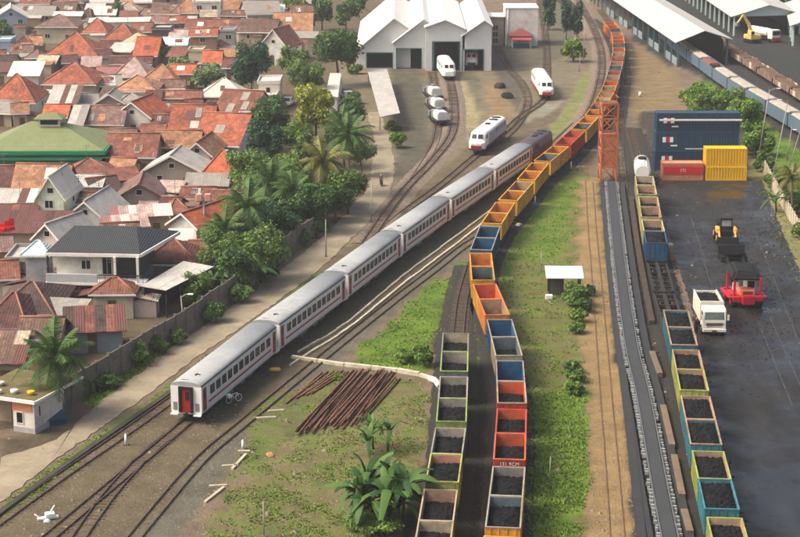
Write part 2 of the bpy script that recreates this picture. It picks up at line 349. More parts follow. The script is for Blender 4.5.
# wet coal yard
def yard_mat():
    m = bpy.data.materials.new('wet_coal_paving'); m.use_nodes = True; t = m.node_tree; N = t.nodes; L = t.links; b = N['Principled BSDF']
    tc = N.new('ShaderNodeTexCoord')
    def noise(sc, det=5, ro=0.6, st=None):
        n = N.new('ShaderNodeTexNoise'); n.inputs['Scale'].default_value = sc; n.inputs['Detail'].default_value = det; n.inputs['Roughness'].default_value = ro
        if st:
            mp = N.new('ShaderNodeMapping'); mp.inputs['Scale'].default_value = st; mp.inputs['Rotation'].default_value = (0,0,R(-18)); L.new(tc.outputs['Object'], mp.inputs[0]); L.new(mp.outputs[0], n.inputs['Vector'])
        else: L.new(tc.outputs['Object'], n.inputs['Vector'])
        return n.outputs['Fac']
    r = N.new('ShaderNodeValToRGB'); e = r.color_ramp.elements; e[0].position = 0.34; e[1].position = 0.74; e[0].color = (*lin((22,22,22)),1); e[1].color = (*lin((52,52,51)),1)
    L.new(noise(0.3, 9, 0.78, (1.8,0.35,1)), r.inputs['Fac'])
    r2 = N.new('ShaderNodeValToRGB'); e = r2.color_ramp.elements; e[0].position = 0.3; e[1].position = 0.7; e[0].color = (.5,.5,.5,1); e[1].color = (1.25,1.25,1.25,1); L.new(noise(5.0, 6, 0.75), r2.inputs['Fac'])
    mx = N.new('ShaderNodeMixRGB'); mx.blend_type = 'MULTIPLY'; mx.inputs['Fac'].default_value = 0.8; L.new(r.outputs[0], mx.inputs[1]); L.new(r2.outputs[0], mx.inputs[2]); L.new(mx.outputs[0], b.inputs['Base Color'])
    rr = N.new('ShaderNodeMapRange'); rr.inputs[1].default_value = 0.38; rr.inputs[2].default_value = 0.62; rr.inputs[3].default_value = 0.14; rr.inputs[4].default_value = 0.85; L.new(noise(0.11, 5, 0.6), rr.inputs[0]); L.new(rr.outputs[0], b.inputs['Roughness'])
    b.inputs['Specular IOR Level'].default_value = 0.25
    bp = N.new('ShaderNodeBump'); bp.inputs['Distance'].default_value = 0.015; L.new(noise(6, 3), bp.inputs['Height']); L.new(bp.outputs[0], b.inputs['Normal'])
    return m
yard = MB(); yp = [G(x, y, 0.02) for x, y in [(654,180),(762,180),(776,215),(800,272),(850,370),(900,620),(775,620),(745,530),(706,400),(692,310),(676,258),(664,218)]]
ye = resample(yp + [yp[0]], 0.8); ye = [p + Vector((random.uniform(-.15,.15), random.uniform(-.15,.15), 0)) for p in ye[:-1]]
yard.add(ye[::-1], [tuple(range(len(ye)))]); yo = struct(obj('coal_yard', yard, yard_mat()))
seam_m = mat('pale_seam', (70,69,66), 0.8, 0.4, 0.6)
for a, b in [((758,322),(792,405)),((770,318),(800,385)),((755,232),(800,345)),((690,215),(706,262)),((700,250),(716,300)),((770,352),(798,340)),((762,335),(790,331))]:
    mb = MB(); ribbon(mb, resample([G(*a), G(*b)], 1.5), -0.04, 0.04, 0.015, 0.026); obj('slab_joint', mb, seam_m, yo)

# ---------------------------------------------------------------- tracks
rail_m = mat('rail_steel', (72,58,50), 0.5, 0.25, 2, metal=0.4, rgb2=(96,80,68))
sleep_m = mat('sleeper_wood', (84,70,58), 0.9, 0.3, 1.2)
ballast_m = mat('ballast', (104,92,80), 0.95, 0.35, 2.5, bump=0.08, rgb2=(124,110,96))
dballast_m = mat('coal_ballast', (48,46,42), 0.95, 0.35, 2.5, bump=0.08)
def track(label, pts, bal=None, sleepers=0.62, zb=0.10, world=None, bw=1.5, rm=None):
    P = world or Path([G(x, y, 0) for x, y in pts], 6)
    t = thing('railway_track', label, 'railway track', P.p[0])
    line = [p - P.p[0] for p in P.p]
    for p in line: p.z = 0
    if bal:
        mb = MB(); n = len(line); a = off(line, -bw-.6); b = off(line, -bw+.1); c = off(line, bw-.1); d = off(line, bw+.6); v = []
        for i in range(n):
            j = lambda: random.uniform(-.12,.12)
            v += [(a[i].x+j(),a[i].y+j(),0.004),(b[i].x,b[i].y,zb),(c[i].x,c[i].y,zb),(d[i].x+j(),d[i].y+j(),0.004)]
        mb.add(v, [(i*4+k, i*4+k+1, i*4+5+k, i*4+4+k) for i in range(n-1) for k in range(3)]); obj('ballast_bed', mb, bal, t)
    z0 = zb if bal else 0.0
    if sleepers:
        mb = MB(); s = 0.3
        while s < P.len:
            c = P.at(s) - P.p[0]; d = P.at(s+.3) - P.at(s-.3); n = Vector((-d.y, d.x, 0)); c.z = z0 + 0.004
            mb.obox(c - Vector((0,0,0.1)), n, 1.9 + random.uniform(-.15,.1), 0.22, 0.13 + random.uniform(-.03,.03)); s += sleepers
        struct(obj('sleepers', mb, sleep_m, t), 'stuff')
    for sgn in (-1, 1):
        mb = MB(); ribbon(mb, line, sgn*0.5335-0.045, sgn*0.5335+0.045, z0+(0.05 if not rm else 0.0), z0+(0.17 if not rm else 0.09)); obj('rail', mb, rm or rail_m, t)
    return P
P0 = track('track running beside the concrete path at the lower left', [(-40,550),(0,521),(60,478),(120,437),(168,403),(230,358),(300,304),(350,262),(400,216),(440,186),(470,161),(500,136),(522,116),(540,104),(546,94),(547,70),(546,40),(540,0)], None)
ptrain_px = [(200,388),(276,327),(345,277),(405,232),(452,199),(496,170),(531,147),(560,126),(585,104)]
tp = [G(x, y, 3.45) for x, y in ptrain_px]; tp = [tp[0] + (tp[0]-tp[1])*3.2] + [tp[0]+(tp[0]-tp[1])] + tp
tpc = off([Vector((p.x,p.y,0)) for p in tp], -1.42)
PT = Path(tpc, 60)
track('track carrying the long passenger train', None, None, world=PT)
track('diverging track leaving the points behind the passenger train', [(186,424),(168,437),(150,452),(132,470),(112,492),(90,522),(70,552)], None)
P2 = track('grey worn track between passenger train and grass', [(95,590),(138,534),(200,461),(236,430),(272,400),(330,352),(400,296),(432,272),(462,248),(478,238)], None, sleepers=0)
track('track curving to the depot roundhouse doors', [(366,244),(400,196),(432,162),(452,134),(454,104),(448,72)], ballast_m, zb=0.10)
track('track behind the line of grey service wagons', [(390,212),(420,170),(436,140),(438,112),(432,72)], None)
track('track swinging past the scrap heap to the white building', [(478,156),(505,138),(522,118),(528,100),(522,84),(512,72),(500,52),(492,36)], None)
P8 = track('pale ballasted track on the big far curve', [(520,192),(548,165),(570,140),(590,112),(599,86),(602,62),(598,40),(588,18),(574,-6),(556,-30)], ballast_m, zb=0.12)
PB = Path([G(x, y, 3.2) * 1.0 for x, y in [(488,620),(499,560),(503,526),(507,492),(509,465),(511,430),(512,404),(511,380),(509,358),(505,340),(498,317),(489,297),(484,283),(481,268),(481,253),(486,236),(501,209),(520,188),(540,164),(562,146),(590,119),(601,104),(610,86),(616,66),(619,48),(616,32),(604,18),(588,6),(570,-6),(550,-20)]], 14)
PL = Path([G(x, y, 3.2) for x, y in [(424,600),(430,560),(434,537),(437,517),(441,488),(447,455),(451,424),(453,400),(454,372),(455,350),(456,332),(459,300),(463,270),(472,240)]], 14)
PR = Path([G(x, y, 3.2) for x, y in [(630,110),(636,130),(641,152),(645,183),(649,203),(652,222),(656,240),(666,280),(675,309),(680,327),(684,345),(689,365),(694,390),(700,419),(706,444),(713,474),(722,510),(735,560),(748,610)]][::-1], 14)
for P, l in ((PB,'track under the long row of multicoloured coal containers'), (PL,'short coal-black track under the grey container row'), (PR,'track under the container row beside the coal yard')):
    for p in P.p: p.z = 0
    track(l, None, dballast_m, world=P)
track('half-buried track along the orange dirt strip', [(619,560),(612,470),(606,400),(598,300),(592,230),(589,182)], None, sleepers=0, rm=mat('buried_rail', (112,86,64), .8, .3, .5))
track('dark lane track beside the orange gantry tower', [(624,190),(621,160),(620,130),(624,100),(626,70),(620,40),(600,10)], None)
track('rails across the dark yard below the far warehouse', [(840,70),(800,52),(776,42),(756,34)], None, sleepers=0)

PD = Path([G(x, y) for x, y in [(-20,530),(0,514),(60,470),(120,428),(165,397),(210,364)]], 3)
tag(obj('drain_kerb', ribbon(MB(), PD.p, -.25, .25, 0, .22), mat('drain_dark', (58,52,46), .9, .3, .8)), 'dark low drain kerb between the path and the first track', 'kerb')
# low concrete trackside kerbs
kerb_m = mat('kerb_concrete', (190,182,160), 0.85, 0.22, 1.2, dirt=0.35)
for lab, pix, w in [('pale concrete kerb nearest the passenger train on the ditch side', [(298,353),(345,325),(400,279),(440,249),(480,219),(520,187),(556,157)], 0.2),
                    ('second pale concrete kerb nearer the grey worn track', [(290,366),(312,352),(350,328),(404,284),(444,254),(484,223),(524,190),(560,160)], 0.22)]:
    P = Path([G(x, y) for x, y in pix], 3); t = thing('kerb', lab, 'kerb', P.p[0]); s = 0.0
    while s < P.len - 1.2:
        L_ = random.choice((2.4, 2.4, 2.0)); a, b = P.at(s+.02) - P.p[0], P.at(min(s+L_, P.len)-.02) - P.p[0]; a.z = b.z = 0
        mb = MB(); ribbon(mb, [a, b], -w/2 + random.uniform(-.03,.03), w/2, 0, 0.2 + random.uniform(-.05,.04)); obj('kerb_stone', mb, kerb_m, t); s += L_
t = thing('kerb', 'dirty white kerb crossing the weeds above the rusty rail pile', 'kerb', G(330,366))
q = [(292,358),(318,362),(345,366),(372,369),(398,372),(420,376),(436,381)]
for a, b in zip(q[:-1], q[1:]):
    A, B = G(*a) - t.location, G(*b) - t.location; mb = MB(); ribbon(mb, [A, A.lerp(B, .97)], -.2, .2, 0, .35 + random.uniform(-.06,.06)); obj('kerb_stone', mb, kerb_m, t)
mb = MB(); mb.tube([G(430,379,.2), G(436,381,.35), G(440,387,.25)], .3, 8); tag(obj('drain_pipe', mb, mat('pipe_white', (200,196,184), .7, .2)), 'short white drain pipe beside the grey container row', 'pipe')
# ---------------------------------------------------------------- rolling stock
white_p = mat('carriage_white', (214,214,210), 0.35, 0.05, 0.6, dirt=0.12, spec=0.5)
roof_p = mat('carriage_roof_grey', (146,149,150), 0.6, 0.1, 0.35, dirt=0.3, mottle=.15)
red_p = mat('carriage_red', (146,34,34), 0.4, 0.12, 1)
stripe_p = mat('carriage_stripe', (150,44,52), 0.4, 0.08, 1)
dark_p = mat('underframe_black', (40,38,36), 0.8, 0.3, 1.5)
black_p = mat('rubber_black', (20,20,20), 0.7, 0.2, 2)
grey_p = mat('panel_grey', (120,120,118), 0.6, 0.15, 1)
rust_p = mat('rust_brown', (104,62,44), 0.85, 0.3, 1.5, rgb2=(132,80,56))
gl = glass()
def cached(fn):
    d = {}
    def w(*a):
        if a not in d: d[a] = fn(*a)
        return d[a]
    return w
@cached
def bogie_mesh():
    mb = MB()
    mb.box(-.95,-.8,-1.3,1.3,.38,.62).box(.8,.95,-1.3,1.3,.38,.62).box(-.8,.8,-.2,.2,.4,.65); return mb.mesh('bogie', dark_p)
@cached
def wheel_mesh():
    mb = MB(); mb.cyl((-.72,0,.43),(-.58,0,.43),.4,14).cyl((.58,0,.43),(.72,0,.43),.4,14).cyl((-.6,0,.43),(.6,0,.43),.08,6); return mb.mesh('wheelset', rail_m)
def bogie(parent, y, zoff=0.02):
    b = obj('bogie', bogie_mesh(), None, parent, (0, y, zoff))
    for d in (-.9, .9): obj('wheelset', wheel_mesh(), None, b, (0, d, 0))
@cached
def win_meshes(w, h):
    f = MB(); t = .06
    for s in (0,):
        f.box(0,.035,-w/2,w/2,-h/2,-h/2+t).box(0,.035,-w/2,w/2,h/2-t,h/2).box(0,.035,-w/2,-w/2+t,-h/2+t,h/2-t).box(0,.035,w/2-t,w/2,-h/2+t,h/2-t)
    p = MB().box(0,.012,-w/2+t,w/2-t,-h/2+t,h/2-t)
    return f.mesh('window', black_p), p.mesh('pane', gl)
def roof_profile(hw=1.46, z0=3.28, rise=.42, n=11):
    return [(hw*math.cos(math.pi*i/(n-1)), z0 + rise*math.sin(math.pi*i/(n-1))**.8) for i in range(n)]
def make_carriage():
    t = thing('passenger_carriage', 'x', 'train carriage')
    L = 9.95
    body = MB().ext([(-1.40,.72),(1.40,.72),(1.47,1.0),(1.47,3.28),(-1.47,3.28),(-1.47,1.0)], -L, L); bo = obj('body', body, white_p, t)
    rm = MB(); pr = roof_profile(); rm.ext(pr, -L, L, smooth=True)
    ro = obj('roof', rm, roof_p, t)
    mb = MB()
    for s in (-1,1): mb.box(s*1.475-.015, s*1.475+.015, -L, L, 3.26, 3.31)
    obj('gutter', mb, black_p, ro)
    mb = MB().box(-.02,.5,-L+2.2,-L+2.28,3.7,3.76).box(.1,.18,-L+1.9,-L+2.5,3.7,3.75).box(-.6,.1,-L+.55,-L+.6,3.69,3.72); obj('roof_fitting', mb, dark_p, ro)
    wf, wp = win_meshes(1.02, .82)
    for s in (-1,1):
        for k in range(11):
            y = -7.35 + k*1.47
            if k == 10: y += .1
            w = obj('window', wf, None, t, (s*1.47, y, 2.42)); w.rotation_euler = (0,0,0 if s > 0 else math.pi); obj('pane', wp, None, w)
        mb = MB().box(min(s*1.466,s*1.482), max(s*1.466,s*1.482), -8.3, 8.3, 1.36, 1.56); obj('stripe', mb, stripe_p, t)
        for e in (-1,1):
            y = e*(L-.75); d = obj('door', MB().box(min(s*1.44,s*1.488), max(s*1.44,s*1.488), y-.4, y+.4, .95, 3.05), red_p, t)
            obj('door_window', MB().box(min(s*1.49,s*1.5), max(s*1.49,s*1.5), y-.24, y+.24, 2.1, 2.8), gl, d)
            obj('step', MB().box(min(s*1.15,s*1.5), max(s*1.15,s*1.5), y-.42, y+.42, .45, .53), dark_p, t)
    for e in (-1,1):
        y = e*L; fr = MB(); a, b = min(y, y+e*.22), max(y, y+e*.22)
        fr.box(-.66,-.46,a,b,.85,3.05).box(.46,.66,a,b,.85,3.05).box(-.66,.66,a,b,3.05,3.25); g = obj('gangway_frame', fr, black_p, t)
        obj('end_door', MB().box(-.455,.455,min(y,y+e*.06),max(y,y+e*.06),.85,3.04), red_p, g)
        obj('end_door_window', MB().box(-.05,.32,min(y+e*.06,y+e*.075),max(y+e*.06,y+e*.075),2.0,2.75), gl, g)
        for s in (-1,1):
            obj('end_grille', MB().box(s*1.05-.18,s*1.05+.18,min(y,y+e*.03),max(y,y+e*.03),1.0,1.75), grey_p, t)
            obj('buffer_step', MB().box(min(s*.75,s*1.45),max(s*.75,s*1.45),min(y,y+e*.3),max(y,y+e*.3),.62,.72), white_p, t)
        obj('coupler', MB().box(-.12,.12,min(y,y+e*.48),max(y,y+e*.48),.55,.85), dark_p, t)
        bogie(t, e*7.0)
    obj('equipment_box', MB().box(-1.25,1.25,-3.6,-1.6,.28,.72).box(-1.25,1.25,.4,1.6,.3,.72).box(-1.2,1.2,2.2,3.9,.34,.72), grey_p, t); obj('underframe', MB().box(-.9,.9,-4.5,4.5,.4,.72).box(-.5,.5,-9.6,9.6,.5,.72), dark_p, t)
    return t
proto = make_carriage(); s0 = PT.near(Vector((tpc[2].x, tpc[2].y, 0)))
CN = ['tail carriage of the long white passenger train, red end door showing','second carriage from the tail of the white passenger train','third carriage from the tail of the white passenger train','fourth carriage from the tail of the white passenger train','fifth carriage from the tail, behind the white locomotive nose','front carriage of the passenger train next to its maroon locomotive']
PITCH = 20.75
for k in range(6):
    o = proto if k == 0 else copy_tree(proto)
    a = s0 + k*PITCH; c = (PT.at(a+3) + PT.at(a+PITCH-3))/2
    o.location = c + Vector((0,0,.14)); o.rotation_euler = (0,0,PT.ang(a+3, a+PITCH-3)); o['label'] = CN[k]; o['group'] = 'carriages of the passenger train'; LABELS.setdefault(CN[k], []).append(None)

# ---- locomotives
def loco(label, P, s, flip, hull, band, length=14.0, hood=None, loc=None, rot=None, top=None):
    """diesel locomotive; local +y points to its nose"""
    t = thing('locomotive', label, 'locomotive')
    if P is not None:
        c = (P.at(s+2) + P.at(s+length-2))/2; a = P.ang(s+2, s+length-2) + (math.pi if flip else 0); t.location = c + Vector((0,0,.12)); t.rotation_euler = (0,0,a)
    else: t.location = loc; t.rotation_euler = (0,0,rot)
    L = length/2 - .4
    side = [(-L,.95),(L,.95),(L+.1,1.9),(L-.35,2.35),(L-1.0,3.35),(L-1.6,3.6),(-L+.5,3.6),(-L,3.2)]
    b = MB(); n_ = len(side); v_ = []
    XS = [(-1.36,.75,.6),(-1.2,.36,.26),(-.8,.1,.07),(0,0,0),(.8,.1,.07),(1.2,.36,.26),(1.36,.75,.6)]
    for x_, sb, dr in XS:
        for y_, z_ in side: v_.append((x_, y_ - (sb if y_ > L-2 else 0) + (sb*.5 if y_ < -L+1 else 0), z_ - (dr*(z_-2)/1.6 if z_ > 2 else 0)))
    f_ = [tuple(range(n_)), tuple(range((len(XS)-1)*n_+n_-1, (len(XS)-1)*n_-1, -1))]
    for i_ in range(len(XS)-1):
        for j_ in range(n_): f_.append((i_*n_+j_, i_*n_+n_+j_, i_*n_+n_+(j_+1)%n_, i_*n_+(j_+1)%n_))
    b.add(v_, f_, False); obj('hull', beveled(b, .05, 2), hull, t)
    bd = MB().box(-1.372,1.372,-L+.45,L-.95,.98,1.34).box(-.85,.85,L+.0,L+.14,.98,1.5); obj('band', bd, band, t)
    for x in (-.5,.5):
        n = Vector((0, .843, .54)); w = MB(); p0 = Vector((0,L-.5,2.55)); p1 = Vector((0,L-.88,3.14)); q = []
        for xx, p in ((x-.38,p0),(x+.38,p0),(x+.36,p1),(x-.36,p1)): q.append(Vector((xx,p.y-(.05 if abs(xx)>.5 else 0),p.z)) + n*.06)
        w.slab(q, .04); obj('windscreen', w, gl, t)
    for s_ in (-1,1):
        for y0, y1 in ((L-2.0,L-1.2),): obj('cab_window', MB().box(min(s_*1.355,s_*1.378),max(s_*1.355,s_*1.378),y0,y1,2.45,3.1), gl, t)
        for k in range(4): obj('louvre', MB().box(min(s_*1.355,s_*1.38),max(s_*1.355,s_*1.38),-L+1.2+k*2.1,-L+2.6+k*2.1,2.3,3.0), grey_p, t)
        obj('headlight', MB().cyl((s_*.7,L+.0,1.74),(s_*.7,L+.12,1.74),.11,8), mat('lamp_glass',(220,220,205),.2,.05), t)
    if top is None: top = dark_p
    for k in range(2): obj('roof_fan', MB().cyl((0,-L+2.2+k*2.2,3.5),(0,-L+2.2+k*2.2,3.66),.75,14), top, t)
    obj('exhaust', MB().box(-.35,.35,-.4,.9,3.5,3.72), top, t)
    obj('walkway', MB().box(-1.38,1.38,-L-.1,L-.5,.78,.94).box(-.95,.95,L-.5,L+.3,.78,.94), dark_p, t); obj('fuel_tank', MB().box(-1.1,1.1,-1.8,1.8,.3,.78), dark_p, t)
    obj('coupler', MB().box(-.12,.12,L+.3,L+.7,.6,.85), dark_p, t)
    for y in (-L+2.4, L-2.4): bogie(t, y)
    return t
cream = mat('loco_cream', (226,224,214), .4, .06, .8, dirt=.15); maroon = mat('loco_maroon', (122,30,44), .45, .12, 1); loco_red = mat('loco_red', (170,36,44), .45, .12, 1)
steelblue = mat('loco_grey_blue', (150,164,178), .4, .08, .6)
loco('maroon and dark locomotive coupled ahead of the passenger train', PT, s0+6*PITCH+.3, True, mat('loco_dark', (78,66,70), .5, .12, .8, dirt=.3), maroon)
sN = P0.near(G(486,157)); loco('white-nosed locomotive with maroon band facing the camera beside the train', P0, sN, True, cream, maroon, 18)
wl_ = bpy.data.objects[[o.name for o in bpy.data.objects if o.name.startswith('locomotive')][-1]]
for s_ in (-1,1): obj('side_panel', MB().box(min(s_*1.361,s_*1.374), max(s_*1.361,s_*1.374), -8.0, 5.4, 1.45, 3.05), steelblue, wl_)  # grey-blue panels paint shade onto the white hull's sides
st = P0
def plain_car(label, P, s, length):
    t = thing('parked_carriage', label, 'train carriage'); c = (P.at(s+2)+P.at(s+length-2))/2; t.location = c + Vector((0,0,.12)); t.rotation_euler = (0,0,P.ang(s+2,s+length-2)); L = length/2
    obj('body', MB().box(-1.42,1.42,-L,L,.8,3.2), steelblue, t); obj('roof', MB().ext(roof_profile(1.45,3.2,.4), -L, L, smooth=True), roof_p, t)
    wf, wp = win_meshes(1.02, .82)
    for k in range(int(length/1.6)-1):
        for s_ in (-1,1): w = obj('window', wf, None, t, (s_*1.42,-L+1.2+k*1.6,2.4)); w.rotation_euler = (0,0,0 if s_>0 else math.pi); obj('pane', wp, None, w)
    for y in (-L+2.5, L-2.5): bogie(t, y)
p = G(546,101); loco('white locomotive with red nose parked on the far depot track', None, 0, 0, cream, loco_red, 19, loc=p + Vector((0,9.5,.1)), rot=R(180+1), top=cream)
p = G(447,82); loco('cream locomotive poking out of the dark shed doorway', None, 0, 0, cream, cream, 14, loc=p + Vector((0,7.5,.05)), rot=R(184), top=cream)
p = G(472,72); loco('locomotive standing inside the green-framed shed bay', None, 0, 0, cream, dark_p, 12, loc=p + Vector((0,8.5,.05)), rot=R(180))
# service wagons (grey rounded hoppers)
hop = mat('hopper_pale', (196,196,190), .6, .12, .8, dirt=.2)
for k, (x, y) in enumerate([(439,127),(436,114),(433,102)]):
    t = thing('service_wagon', ['near','middle','far'][k] + ' one of three pale grey service wagons by the depot', 'wagon', G(x,y) + Vector((0,3.2,.05)), R(14), 'pale service wagons')
    obj('frame', MB().box(-1.25,1.25,-3.2,3.2,.75,1.0), dark_p, t)
    obj('tank', beveled(MB().ext([(-.95,1.0),(.95,1.0),(1.0,2.0),(.8,2.5),(-.8,2.5),(-1.0,2.0)], -2.9, .2), .12, 2), hop, t); obj('machinery_box', beveled(MB().box(-.85,.85,.5,2.0,1.0,2.3), .08), grey_p, t)
    obj('hatch', MB().cyl((0,-.2,2.68),(0,-.2,2.9),.5,12), grey_p, t); obj('end_platform', MB().box(-1.1,1.1,2.2,3.0,1.0,1.9), grey_p, t)
    for e in (-1.9,1.9): bogie(t, e)

# ---- flat wagons and open coal containers
coal_m = mat('coal', (12,12,13), .75, .5, 1.2, bump=.12, spec=.2)
@cached
def deck_mesh():
    mb = MB().box(-1.2,-.98,-6.3,6.3,.82,1.08).box(.98,1.2,-6.3,6.3,.82,1.08).box(-.2,.2,-6.6,6.6,.75,1.05)
    for y in (-6.2,-4.2,-2.1,0,2.1,4.2,6.2): mb.box(-.98,.98,y-.12,y+.12,.86,1.04)
    return mb.mesh('deck', dark_p)
def flat_wagon(label, c, a, group):
    t = thing('flat_wagon', label, 'wagon', c + Vector((0,0,.16)), a, group); obj('deck', deck_mesh(), None, t)
    obj('coupler', MB().box(-.1,.1,6.6,7.0,.7,.95).box(-.1,.1,-7.0,-6.6,.7,.95), dark_p, t)
    for y in (-4.6,4.6): bogie(t, y)
    return t
CL, CW, CH = 6.06, 2.5, 2.1
def paint(k, rgb): return mat('container_'+k, rgb, .65, .22, .7, dirt=.6, hue=.14, mottle=.35)
PAINT = dict(orange=(196,122,54), yellow=(206,154,56), gold=(208,146,50), red=(172,62,42), vermilion=(186,88,58), blue=(32,82,116), teal=(56,116,126), grey=(120,118,110), cream=(166,154,128), tan=(160,132,108),
             green=(132,152,80), lime=(156,162,84), pale=(178,174,124), white=(144,138,126), pink=(178,132,112), slate=(92,104,108))
def cpaint(k): return paint(k, PAINT[k])
@cached
def container_mesh(k):
    h, w, l, t = CH, CW/2, CL/2, .07; mb = MB()
    mb.box(-w,w,-l,l,0,.14).box(-w,-w+t,-l,l,.14,h-.1).box(w-t,w,-l,l,.14,h-.1).box(-w+t,w-t,-l,-l+t,.14,h-.1).box(-w+t,w-t,l-t,l,.14,h-.1)
    for s in (-1,1):                       # outside ribs
        for i in range(7):
            y = -l+.3+i*(CL-.6)/6; mb.box(min(s*w,s*(w+.05)),max(s*w,s*(w+.05)),y-.06,y+.06,.16,h-.12)
        for i in range(4):
            x = -w+.35+i*(CW-.7)/3; mb.box(x-.05,x+.05,min(s*l,s*(l+.045)),max(s*l,s*(l+.045)),.16,h-.12)
    return mb.mesh('shell', cpaint(k))
@cached
def rim_mesh(k):
    h, w, l = CH, CW/2, CL/2; mb = MB()
    mb.box(-w-.04,-w+.075,-l-.05,l+.05,h-.1,h).box(w-.075,w+.04,-l-.05,l+.05,h-.1,h).box(-w+.075,w-.075,-l-.05,-l+.075,h-.1,h).box(-w+.075,w-.075,l-.075,l+.05,h-.1,h); return mb.mesh('rim', cpaint(k))
@cached
def liner_mesh(k):
    h, w, l, t = CH-.11, CW/2-.07, CL/2-.07, .02; mb = MB()
    mb.box(-w,w,l-t,l,.15,h).box(-w,w,-l,-l+t,.15,h).box(-w,-w+t,-l+t,l-t,.15,h).box(w-t,w,-l+t,l-t,.15,h).box(-w+t,w-t,-l+t,l-t,.15,.17); return mb.mesh('inner_lining', cpaint(k))
@cached
def coal_mesh(level, seed):
    r = random.Random(seed); n, m = 13, 24; mb = MB(); v = []; w, l = CW/2-.1, CL/2-.1
    for j in range(m):
        for i in range(n):
            x, y = -w+2*w*i/(n-1), -l+2*l*j/(m-1); e = 1-max(abs(x)/w, abs(y)/l)**3
            v.append((x, y, level - .1 + .42*e*(.75+.25*math.sin(x*2.1+seed)*math.sin(y*1.3+seed*2)) + r.uniform(-.09,.09)))
    mb.add(v, [(j*n+i, j*n+i+1, j*n+n+i+1, j*n+n+i) for j in range(m-1) for i in range(n-1)], False); return mb.mesh('coal_load', coal_m)
def text_mark(parent, txt, size, loc, rot, m, name='lettering'):
    cu = bpy.data.curves.new(name, 'FONT'); cu.body = txt; cu.size = size; cu.align_x = 'CENTER'; cu.align_y = 'CENTER'; cu.resolution_u = 2; cu.extrude = .004
    o = bpy.data.objects.new(name, cu); C.objects.link(o); me = bpy.data.meshes.new_from_object(o.evaluated_get(bpy.context.evaluated_depsgraph_get())); bpy.data.objects.remove(o); bpy.data.curves.remove(cu)
    me.materials.clear(); me.materials.append(m); o = obj(name, me, None, parent, loc); o.rotation_euler = rot; return o
def container(label, c, a, body, inner, rim, level, group, seed=0, mark=None):
    t = thing('open_coal_container', label, 'container', c + Vector((0,0,1.24)), a, group)
    obj('shell', container_mesh(body), None, t); obj('rim', rim_mesh(rim), None, t)
    if inner != body: obj('inner_lining', liner_mesh(inner), None, t)
    if level > 0: obj('coal_load', coal_mesh(level, seed % 9), None, t)
    if mark: text_mark(t, mark, .42, (0,-CL/2-.055,CH-.42), (R(90),0,0), white_p)
    return t
def row(P, start, specs, rowname, group, wagon_group, gap=1.72, pairgap=.14):
    """specs: list of (body, inner, rim, level) or None for an empty flat wagon slot"""
    s = start; i = 0; k = 0; w = 0
    while i < len(specs):
        pair = specs[i:i+2]; Lw = CL*2+pairgap; mid = s + Lw/2
        c = (P.at(mid-4.6)+P.at(mid+4.6))/2; a = P.ang(mid-4.6, mid+4.6)
        flat_wagon('%s flat wagon from the near end %s' % (ordn(w), rowname), c, a, wagon_group); w += 1
        for j, sp in enumerate(pair):
            if sp is None: continue
            off_ = (-1 if j == 0 else 1)*(CL/2+pairgap/2); cc = c + Vector((-math.sin(a), math.cos(a), 0))*off_
            body, inner, rim, level = sp[:4]; k += 1
            adj = 'full of coal' if level > 1.0 else ('part full' if level > 0 else 'empty')
            container('%s container %s, %s from near end %s' % (WORD.get(body, body), adj, ordn(k-1), rowname), cc, a, body, inner, rim, level, group, i*3+j, sp[4] if len(sp) > 4 else None)
        s += Lw + gap; i += 2
WORD = {'pale':'pale yellow','lime':'lime green','green':'light green','gold':'golden yellow','vermilion':'orange-red','slate':'dark grey'}
Y = lambda l=.9: ('yellow','orange','yellow',l)
mid = [('orange','orange','gold',.6),('orange','orange','gold',.6),              # nearest pair, partly out of frame (second has its far wall showing)
       ('gold','slate','white',1.4),('gold','grey','white',1.4),
       ('red','vermilion','vermilion',1.1,'131 9CM'),('red','vermilion','red',1.25),
       ('red','vermilion','cream',1.0),('blue','blue','white',0),
       ('cream','slate','white',.9),('blue','blue','white',0),
       ('orange','tan','orange',.0),('yellow','vermilion','orange',0),
       ('yellow','slate','gold',.9),('yellow','orange','gold',.4),
       ('blue','blue','white',.3),('blue','blue','white',.3),
       Y(1.0),Y(.4),Y(.9),('yellow','tan','gold',.5),Y(.9),Y(.5),('yellow','slate','gold',1.0),Y(.3),('red','vermilion','red',.6),('red','vermilion','vermilion',.9),
       ('yellow','slate','gold',1.2),Y(.3),Y(1.3),('red','tan','red',.6),('orange','pale','orange',.6),('orange','tan','orange',.5),('orange','tan','gold',.9),('orange','vermilion','orange',.9),
       ('cream','tan','white',.6),('red','vermilion','white',.8),('blue','slate','white',.8),('orange','tan','orange',.5),('red','tan','red',.4),('cream','tan','cream',.6),('orange','vermilion','gold',.5),('slate','slate','blue',.9),('orange','vermilion','orange',.5),('orange','vermilion','orange',.5),('orange','tan','orange',.5),('slate','slate','slate',1.0),('red','vermilion','orange',.6),('orange','vermilion','orange',.6)]
sB = PB.near(G(509,457,3.34)); LP = CL*2+.14+1.72
row(PB, sB - 2*LP, mid, 'of the long middle row', 'containers of the long middle row', 'flat wagons of the long middle row')
left = [('lime','cream','cream',1.35),('slate','tan','cream',1.2),
        ('lime','pink','lime',1.45),('slate','white','white',1.4),
        ('green','white','green',1.4),('slate','white','white',1.4),('slate','white','green',1.05),('slate','cream','grey',1.2)]
sL = PL.near(G(441,479,3.34)); row(PL, sL - LP, left, 'of the short grey row', 'containers of the short left row', 'flat wagons of the short left row')
